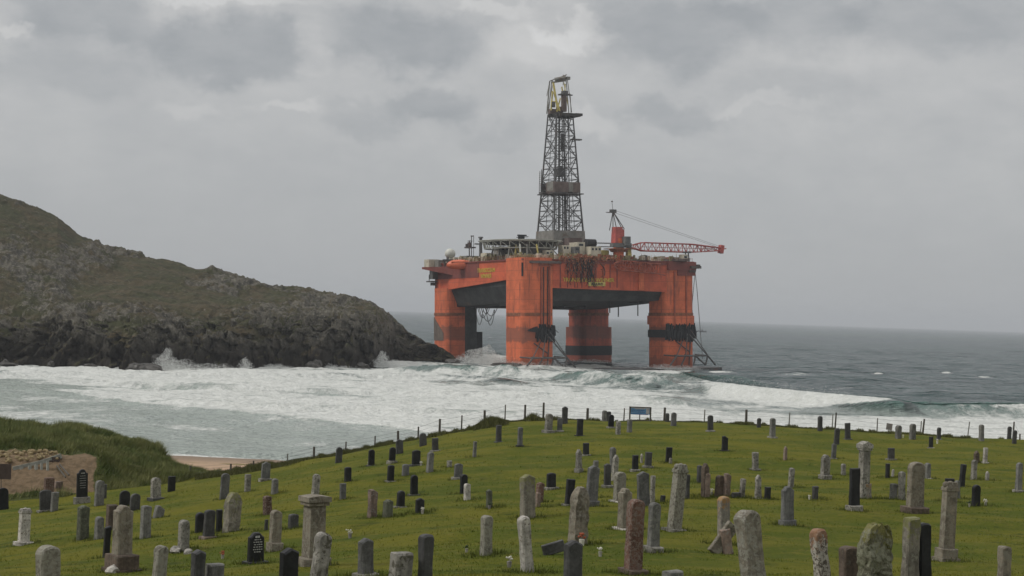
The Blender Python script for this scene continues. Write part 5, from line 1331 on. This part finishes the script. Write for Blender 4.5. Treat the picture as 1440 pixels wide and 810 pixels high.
vase(656, 777, 1.1, 'plaster', 'leaf', 'little dark vase alone in the grass left of the lone lichened stone')
vase(716, 798, 1.6, 'sign_grey', 'flower_white', 'small grey pot in the grass left of the tilted white stone')
vase(492, 757, 1.6, 'sign_grey', 'sign_grey' if False else 'flower_white', 'small grey pot in the grass right of the great pillar')
vase(902, 786, 1.3, 'plaster', 'flower_white', 'tiny white pot between the rough tan stone and the red pillar') if False else None
vase(844, 783, 1.3, 'plaster', 'flower_white', 'tiny white pot left of the red sandstone pillar')
vase(1001, 697, 1.5, 'plaster', 'flower_white', 'white flowers at the foot of the brown trio of stones')
p = hit(250, 776)
for i, (px_, py_, s, lab) in enumerate(((247, 778, .16, 'left lump of pale rubble at the foot of the pale round-topped stone'), (265, 779, .13, 'right lump of pale rubble at the foot of the pale round-topped stone'), (160, 806, .16, 'white rubble lump before the brown plinth of the large tan monument'), (1322, 771 + 14, .16, 'rough rock set before the heavy plinth of the niche-carved stone'))):
    v = hit(px_, py_); o = boulder('rubble', v + Vector((0, 0, s * .3)), (s, s, s * .8), 80 + i, M['wht' if i < 3 else 'tan'], 2); tag(o, lab, 'rock')
# ------------------------------------------------------------------ fence along the crest
fen = empty('fence', hit(738, 589)); f0 = fen.location.copy()
tag(fen, 'low post and wire fence along the seaward edge of the cemetery, some posts leaning', 'fence')
posts = [(267, 682, 655, 3, 0), (324, 672, 652, 3, 0), (356, 664, 653, 2.5, 0), (404, 655, 638, 2, 0), (441, 650, 628, 3.4, 0), (486, 640, 621, 2.2, 0), (527, 631, 613, 2.2, 0), (560, 624, 606, 3.6, -3), (588, 614, 600, 2.4, 0), (618, 609, 589, 3.4, 0), (649, 603, 584, 2.2, 0), (681, 598, 577, 3.6, 0), (710, 592, 569, 2.0, 0), (738, 590, 569, 3.2, 0), (764, 587, 566, 3.2, 0), (826, 588, 574, 4, 0), (877, 591, 574, 2.0, 2), (934, 593, 573, 3.6, 1), (990, 595, 576, 1.8, 2), (1049, 599, 576, 3.8, 0), (1109, 600, 580, 1.8, 3), (1170, 604, 582, 1.6, 2), (1174, 604, 580, 2.4, 3), (1233, 607, 588, 1.8, 2), (1294, 612, 592, 1.6, 4), (1297, 612, 589, 2.8, 6), (1360, 616, 593, 1.6, 7), (1424, 620, 593, 2.4, 3), (1434, 621, 611, 2.4, 0), (1500, 625, 604, 2.4, 0), (1560, 628, 606, 3, 0)]
prev = None; wires = [MB(), MB(), MB()]
for px_, b_, t_, w_, le in posts:
    d_ = float(np.interp(px_, _dcx, _dcd)) + 0.4; r_ = ray(px_, b_); x_ = r_.x * d_; z_ = float(T(np.array([x_]), np.array([d_]))[0])
    zt = P(px_, t_, d_).z; hh = max(zt - z_, 0.5); hw = w_ * d_ / FPX / 2
    bz = Vector((x_, d_, z_)) - f0
    tp_ = bz + Vector((math.tan(R(le)) * hh, 0, hh))
    m = MB().tube(bz - Vector((0, 0, .3)), tp_, hw * 1.05, hw * .9, n=7); m.build('post', M['wood_dark' if w_ > 2.1 else 'wood_grey'], fen)
    cur = [bz.lerp(tp_, q) for q in (.92, .62, .3)]
    if prev and px_ != 1174 and px_ != 1297:
        for q in range(3): wires[q].tube(prev[q], cur[q], 0.008, n=4)
    prev = cur
for w_ in wires: w_.build('wire', M['wire'], fen)
# ------------------------------------------------------------------ notice board
p0 = P(900, 591, 122.5); z0 = float(T(np.array([p0.x]), np.array([122.5]))[0]); k = 122.5 / FPX
nb = empty('notice_board', (p0.x, 122.5, z0)); tag(nb, 'dark timber notice board with blue panel at the top of the cemetery by the fence', 'notice board')
H_ = P(900, 572, 122.5).z - z0; wd = 29 * k
for s, hh in ((-1, H_), (1, H_ - .05)): MB().box((s * wd / 2, 0, hh / 2 - .1), (.11, .11, hh + .2)).build('post', M['wood_dark'], nb)
MB().box((0, 0.01, H_ - .05), (wd + .1, .13, .09)).build('top_rail', M['wood_dark'], nb)
MB().box((0, .01, .17), (wd - .1, .07, .06)).build('bottom_rail', M['wood_dark'], nb)
MB().box((-.03, 0.02, .38), (.07, .07, .5)).build('centre_post', M['wood_dark'], nb)
pn = MB().box((0, .02, H_ - .34), (wd - .12, .06, .46)).build('panel', M['blue_panel'], nb)
MB().box((-.05, -.012, H_ - .56), (wd - .3, .01, .07)).build('stripe', M['blue_dark'], pn)
MB().box((wd * .36, -.014, H_ - .32), (wd * .16, .01, .40)).build('map_area', M['pale_panel'], pn)
MB().box((-wd * .02, -.013, H_ - .15), (wd * .5, .01, .07)).build('header', M['pale_panel'], pn)
m = MB(); rn = random.Random(2)
for row, z in enumerate((H_ - .27, H_ - .40)):
    x = -wd * .42
    while x < wd * .2: l_ = rn.uniform(.04, .11); m.box((x + l_ / 2, -.014, z), (l_, .008, .05)); x += l_ + .03
m.build('lettering', M['blue_dark'], pn)
m = MB()
for row, z in enumerate((H_ - .23, H_ - .34, H_ - .45)):
    x = -wd * .44
    while x < wd * .24: l_ = rn.uniform(.02, .06); m.box((x + l_ / 2, -.0145, z), (l_, .008, .014)); x += l_ + .05
m.build('lettering', M['letter'], pn)
# little square sign
d_ = 124.2; q = P(1249.5, 607, d_); z_ = float(T(np.array([q.x]), np.array([d_]))[0]); sg = empty('sign', (q.x, d_, z_)); tag(sg, 'little grey square sign tilted on a stick by the fence', 'sign')
zt = P(1250, 600, d_).z - z_
MB().tube((-.05, 0, -.1), (0.02, 0, zt), .02).build('post', M['wood_dark'], sg)
MB().box((.04, -.03, zt), (.46, .03, .50), Matrix.Rotation(R(6), 3, 'Y')).build('board', M['sign_grey'], sg)
# ------------------------------------------------------------------ collapsed bank wall at the dune foot
wa, wb = P(18, 659, 106.0), P(86, 641, 107.4)
rw = empty('retaining_wall', (wa.x, wa.y, P(18, 680, 106).z)); o0 = rw.location.copy(); tag(rw, 'broken grey concrete rail on pale posts holding back the sandy dune bank', 'wall')
MB().tube(wa - o0, P(62, 649, 106.8) - o0, .17, n=4).tube(P(60, 650, 106.8) - o0, wb - o0, .22, n=4).build('rail', M['concrete'], rw)
MB().tube(P(40, 651, 107.6) - o0, P(84, 642, 107.8) - o0, .12, n=4).build('rail', M['concrete'], rw)
for px_, yt, yb, w_ in ((19, 660, 677, .10), (30, 657, 677, .16), (42, 656, 680, .11), (51, 654, 680, .11), (58.5, 652, 675, .08), (67, 649, 672, .08)):
    MB().tube(P(px_, yb + 2, 105.9) - o0, P(px_, yt - 1, 106.2) - o0, w_ * 1.35, w_ * 1.1, n=5).build('post', M['concrete'], rw)
MB().box((P(46, 664, 107.0) - o0), (2.9, .3, 1.3), Matrix.Rotation(R(-8), 3, 'Y')).build('bank_shade_board', M['brown_paint'], rw)  # dark sheet painting in the shade of the hollow behind the rail
MB().box((P(79, 650, 107.2) - o0), (.5, .5, .7)).build('end_block', M['brown_paint'], rw)
m = MB(); rn = random.Random(9)
simple('dry_stone', (0.24, 0.185, 0.10), 0.95, 0.4, 2.5)
for i in range(60):
    px_ = -14 + i * 1.6 + rn.uniform(-1.5, 1.5); py_ = 641 - px_ * .03 + rn.uniform(-6, 6.5); s = rn.uniform(.08, .17)
    o = boulder('rock', P(px_, py_, 107.0 + rn.uniform(0, .8) + (641 - py_) * .1), (s * 1.3, s, s), 120 + i, M['dry_stone'], 2)
    tag(o, 'sandy tan stone in the row of loose stones above the broken rail on the dune', 'stone', 'loose sandy stones above the broken rail')
for i, (a_, b_) in enumerate((((80, 655), (92, 671)), ((84, 653), (97, 668)), ((14, 673), (36, 686)))):
    m = MB().tube(P(*a_, 106.4), P(*b_, 105.0), .06, n=5); o = m.build('timber', M['wood_dark']); tag(o, ('dark fallen timber sloping down the sand right of the broken rail', 'second fallen timber just right of the other on the sand', 'dark timber lying in the sand under the broken rail posts')[i], 'timber')
sg = empty('sign', P(2, 692, 104)); o0 = sg.location.copy(); tag(sg, 'dark brown board on a thin post at the left edge before the sand', 'sign')
MB().tube((0, 0, -.2), P(1.5, 672, 104) - o0, .03).build('post', M['wood_dark'], sg); MB().box(P(3, 663, 104) - o0, (1.15, .06, 0.98)).build('board', M['brown_paint'], sg)
# ------------------------------------------------------------------ sky
SUN_EL, SUN_AZ = 42, -97     # sun behind cloud, to the left and a little ahead
nt = NT('World', True); sc.world = nt.o
tc = nt.n('TexCoord').outputs['Generated']; sp = nt.n('SeparateXYZ', Vector=nt.vm('NORMALIZE', tc))
az = nt.m('MULTIPLY', nt.m('ARCTAN2', sp.outputs[0], sp.outputs[1]), 57.2958); el = nt.m('MULTIPLY', nt.m('ARCSINE', sp.outputs[2]), 57.2958)
pos = nt.n('CombineXYZ', X=az, Y=el, Z=0.0).outputs[0]
warp = nt.vm('SCALE', nt.vm('SUBTRACT', nt.n('TexNoise', Vector=nt.mapv(pos, (1, 1.25, 1)), Scale=0.4, Detail=6, Roughness=0.6).outputs[1], (.5, .5, .5)), scale=3.2)
pw = nt.vm('ADD', pos, warp)
big = nt.noise(nt.mapv(pos, (0.7, 1.7, 1)), 0.2, 6, 0.6, 0.2); fine = nt.noise(nt.mapv(pos, (0.8, 1.5, 1)), 0.7, 6, 0.6, 0.1)
v = nt.m('ADD', nt.ss(el, -1, 10, 0.425, 0.51), nt.m('ADD', nt.m('MULTIPLY', nt.m('SUBTRACT', big, 0.5), nt.ss(el, 1, 9, 0.04, 0.16)), nt.m('MULTIPLY', nt.m('SUBTRACT', fine, 0.5), nt.ss(el, 1, 9, 0.03, 0.12))))
for px_, py_, rx, ry, a_ in ((110, 40, 95, 42, -.075), (320, 78, 150, 42, -.085), (200, 60, 60, 30, -.02), (560, 55, 120, 50, -.09), (600, 143, 70, 30, -.07), (940, 45, 130, 60, -.08), (1120, 30, 120, 50, -.06), (1300, 45, 160, 50, -.05), (940, 160, 75, 30, -.06), (500, 165, 70, 22, -.04), (690, 185, 60, 22, -.035), (1120, 130, 110, 40, -.03), (100, 110, 120, 35, -.04),
    (400, 155, 50, 11, .05), (270, 150, 70, 14, .03), (740, 66, 75, 40, .055), (790, 50, 60, 16, .07), (300, 14, 130, 14, .07), (430, 80, 30, 30, .06), (680, 15, 60, 14, .06), (30, 65, 40, 12, .06), (1060, 150, 120, 14, .04), (820, 170, 60, 20, .05), (60, 12, 60, 8, .05)):
    c_ = ((px_ - 720) / 39.8, (441 + (px_ - 720) * .033 - py_) / 39.8, 0)
    dd_ = nt.vm('LENGTH', nt.vm('MULTIPLY', nt.vm('SUBTRACT', pw, c_), (39.8 / rx, 39.8 / ry, 0)))
    v = nt.m('ADD', v, nt.m('MULTIPLY', nt.ss(dd_, 1.2, 0.5), a_ * 1.25))
# the overcast brightens towards the zenith and round the hidden sun
v = nt.m('ADD', v, nt.ss(el, 12, 70, 0, 0.42))
colr = nt.mix(nt.ss(v, 0.25, 0.6), (0.905, 0.965, 1.03), (1.0, 1.0, 0.995))
cl = nt.vm('SCALE', colr, scale=nt.m('MULTIPLY', v, 10.0))
sky = nt.n('TexSky', {'sky_type': 'NISHITA', 'sun_disc': False, 'sun_elevation': R(SUN_EL), 'sun_rotation': R(SUN_AZ)}).outputs[0]
bg = nt.n('Background', Color=nt.mix(0.96, sky, cl), Strength=0.1); nt.t.links.new(bg.outputs[0], nt.out.inputs[0])
sd = bpy.data.lights.new('sun', 'SUN'); sd.energy = 1.5; sd.angle = R(12); sd.color = (1, .97, .92); so = bpy.data.objects.new('sun', sd); col.objects.link(so)
dirv = Vector((math.sin(R(SUN_AZ)) * math.cos(R(SUN_EL)), math.cos(R(SUN_AZ)) * math.cos(R(SUN_EL)), math.sin(R(SUN_EL))))
so.rotation_euler = dirv.to_track_quat('Z', 'Y').to_euler(); so.location = (0, 0, 200)
# ------------------------------------------------------------------ haze
HAZE = 0.00011
if HAZE:
    hz_ = MB().box((0, 12400, 62), (60000, 26400, 140)).build('haze', None); tag(hz_, 'faint sea haze over the bay', 'haze', kind='stuff')
    nt = NT('haze'); pv = nt.n('VolumePrincipled', Color=(0.86, 0.90, 0.95), Density=HAZE, Anisotropy=0.0); nt.t.links.new(pv.outputs[0], nt.out.inputs[1]); hz_.data.materials.append(nt.o)
sc.view_settings.view_transform = 'Standard'; sc.view_settings.look = 'None'; sc.view_settings.exposure = 0; sc.view_settings.gamma = 1
sc.render.engine = 'CYCLES'
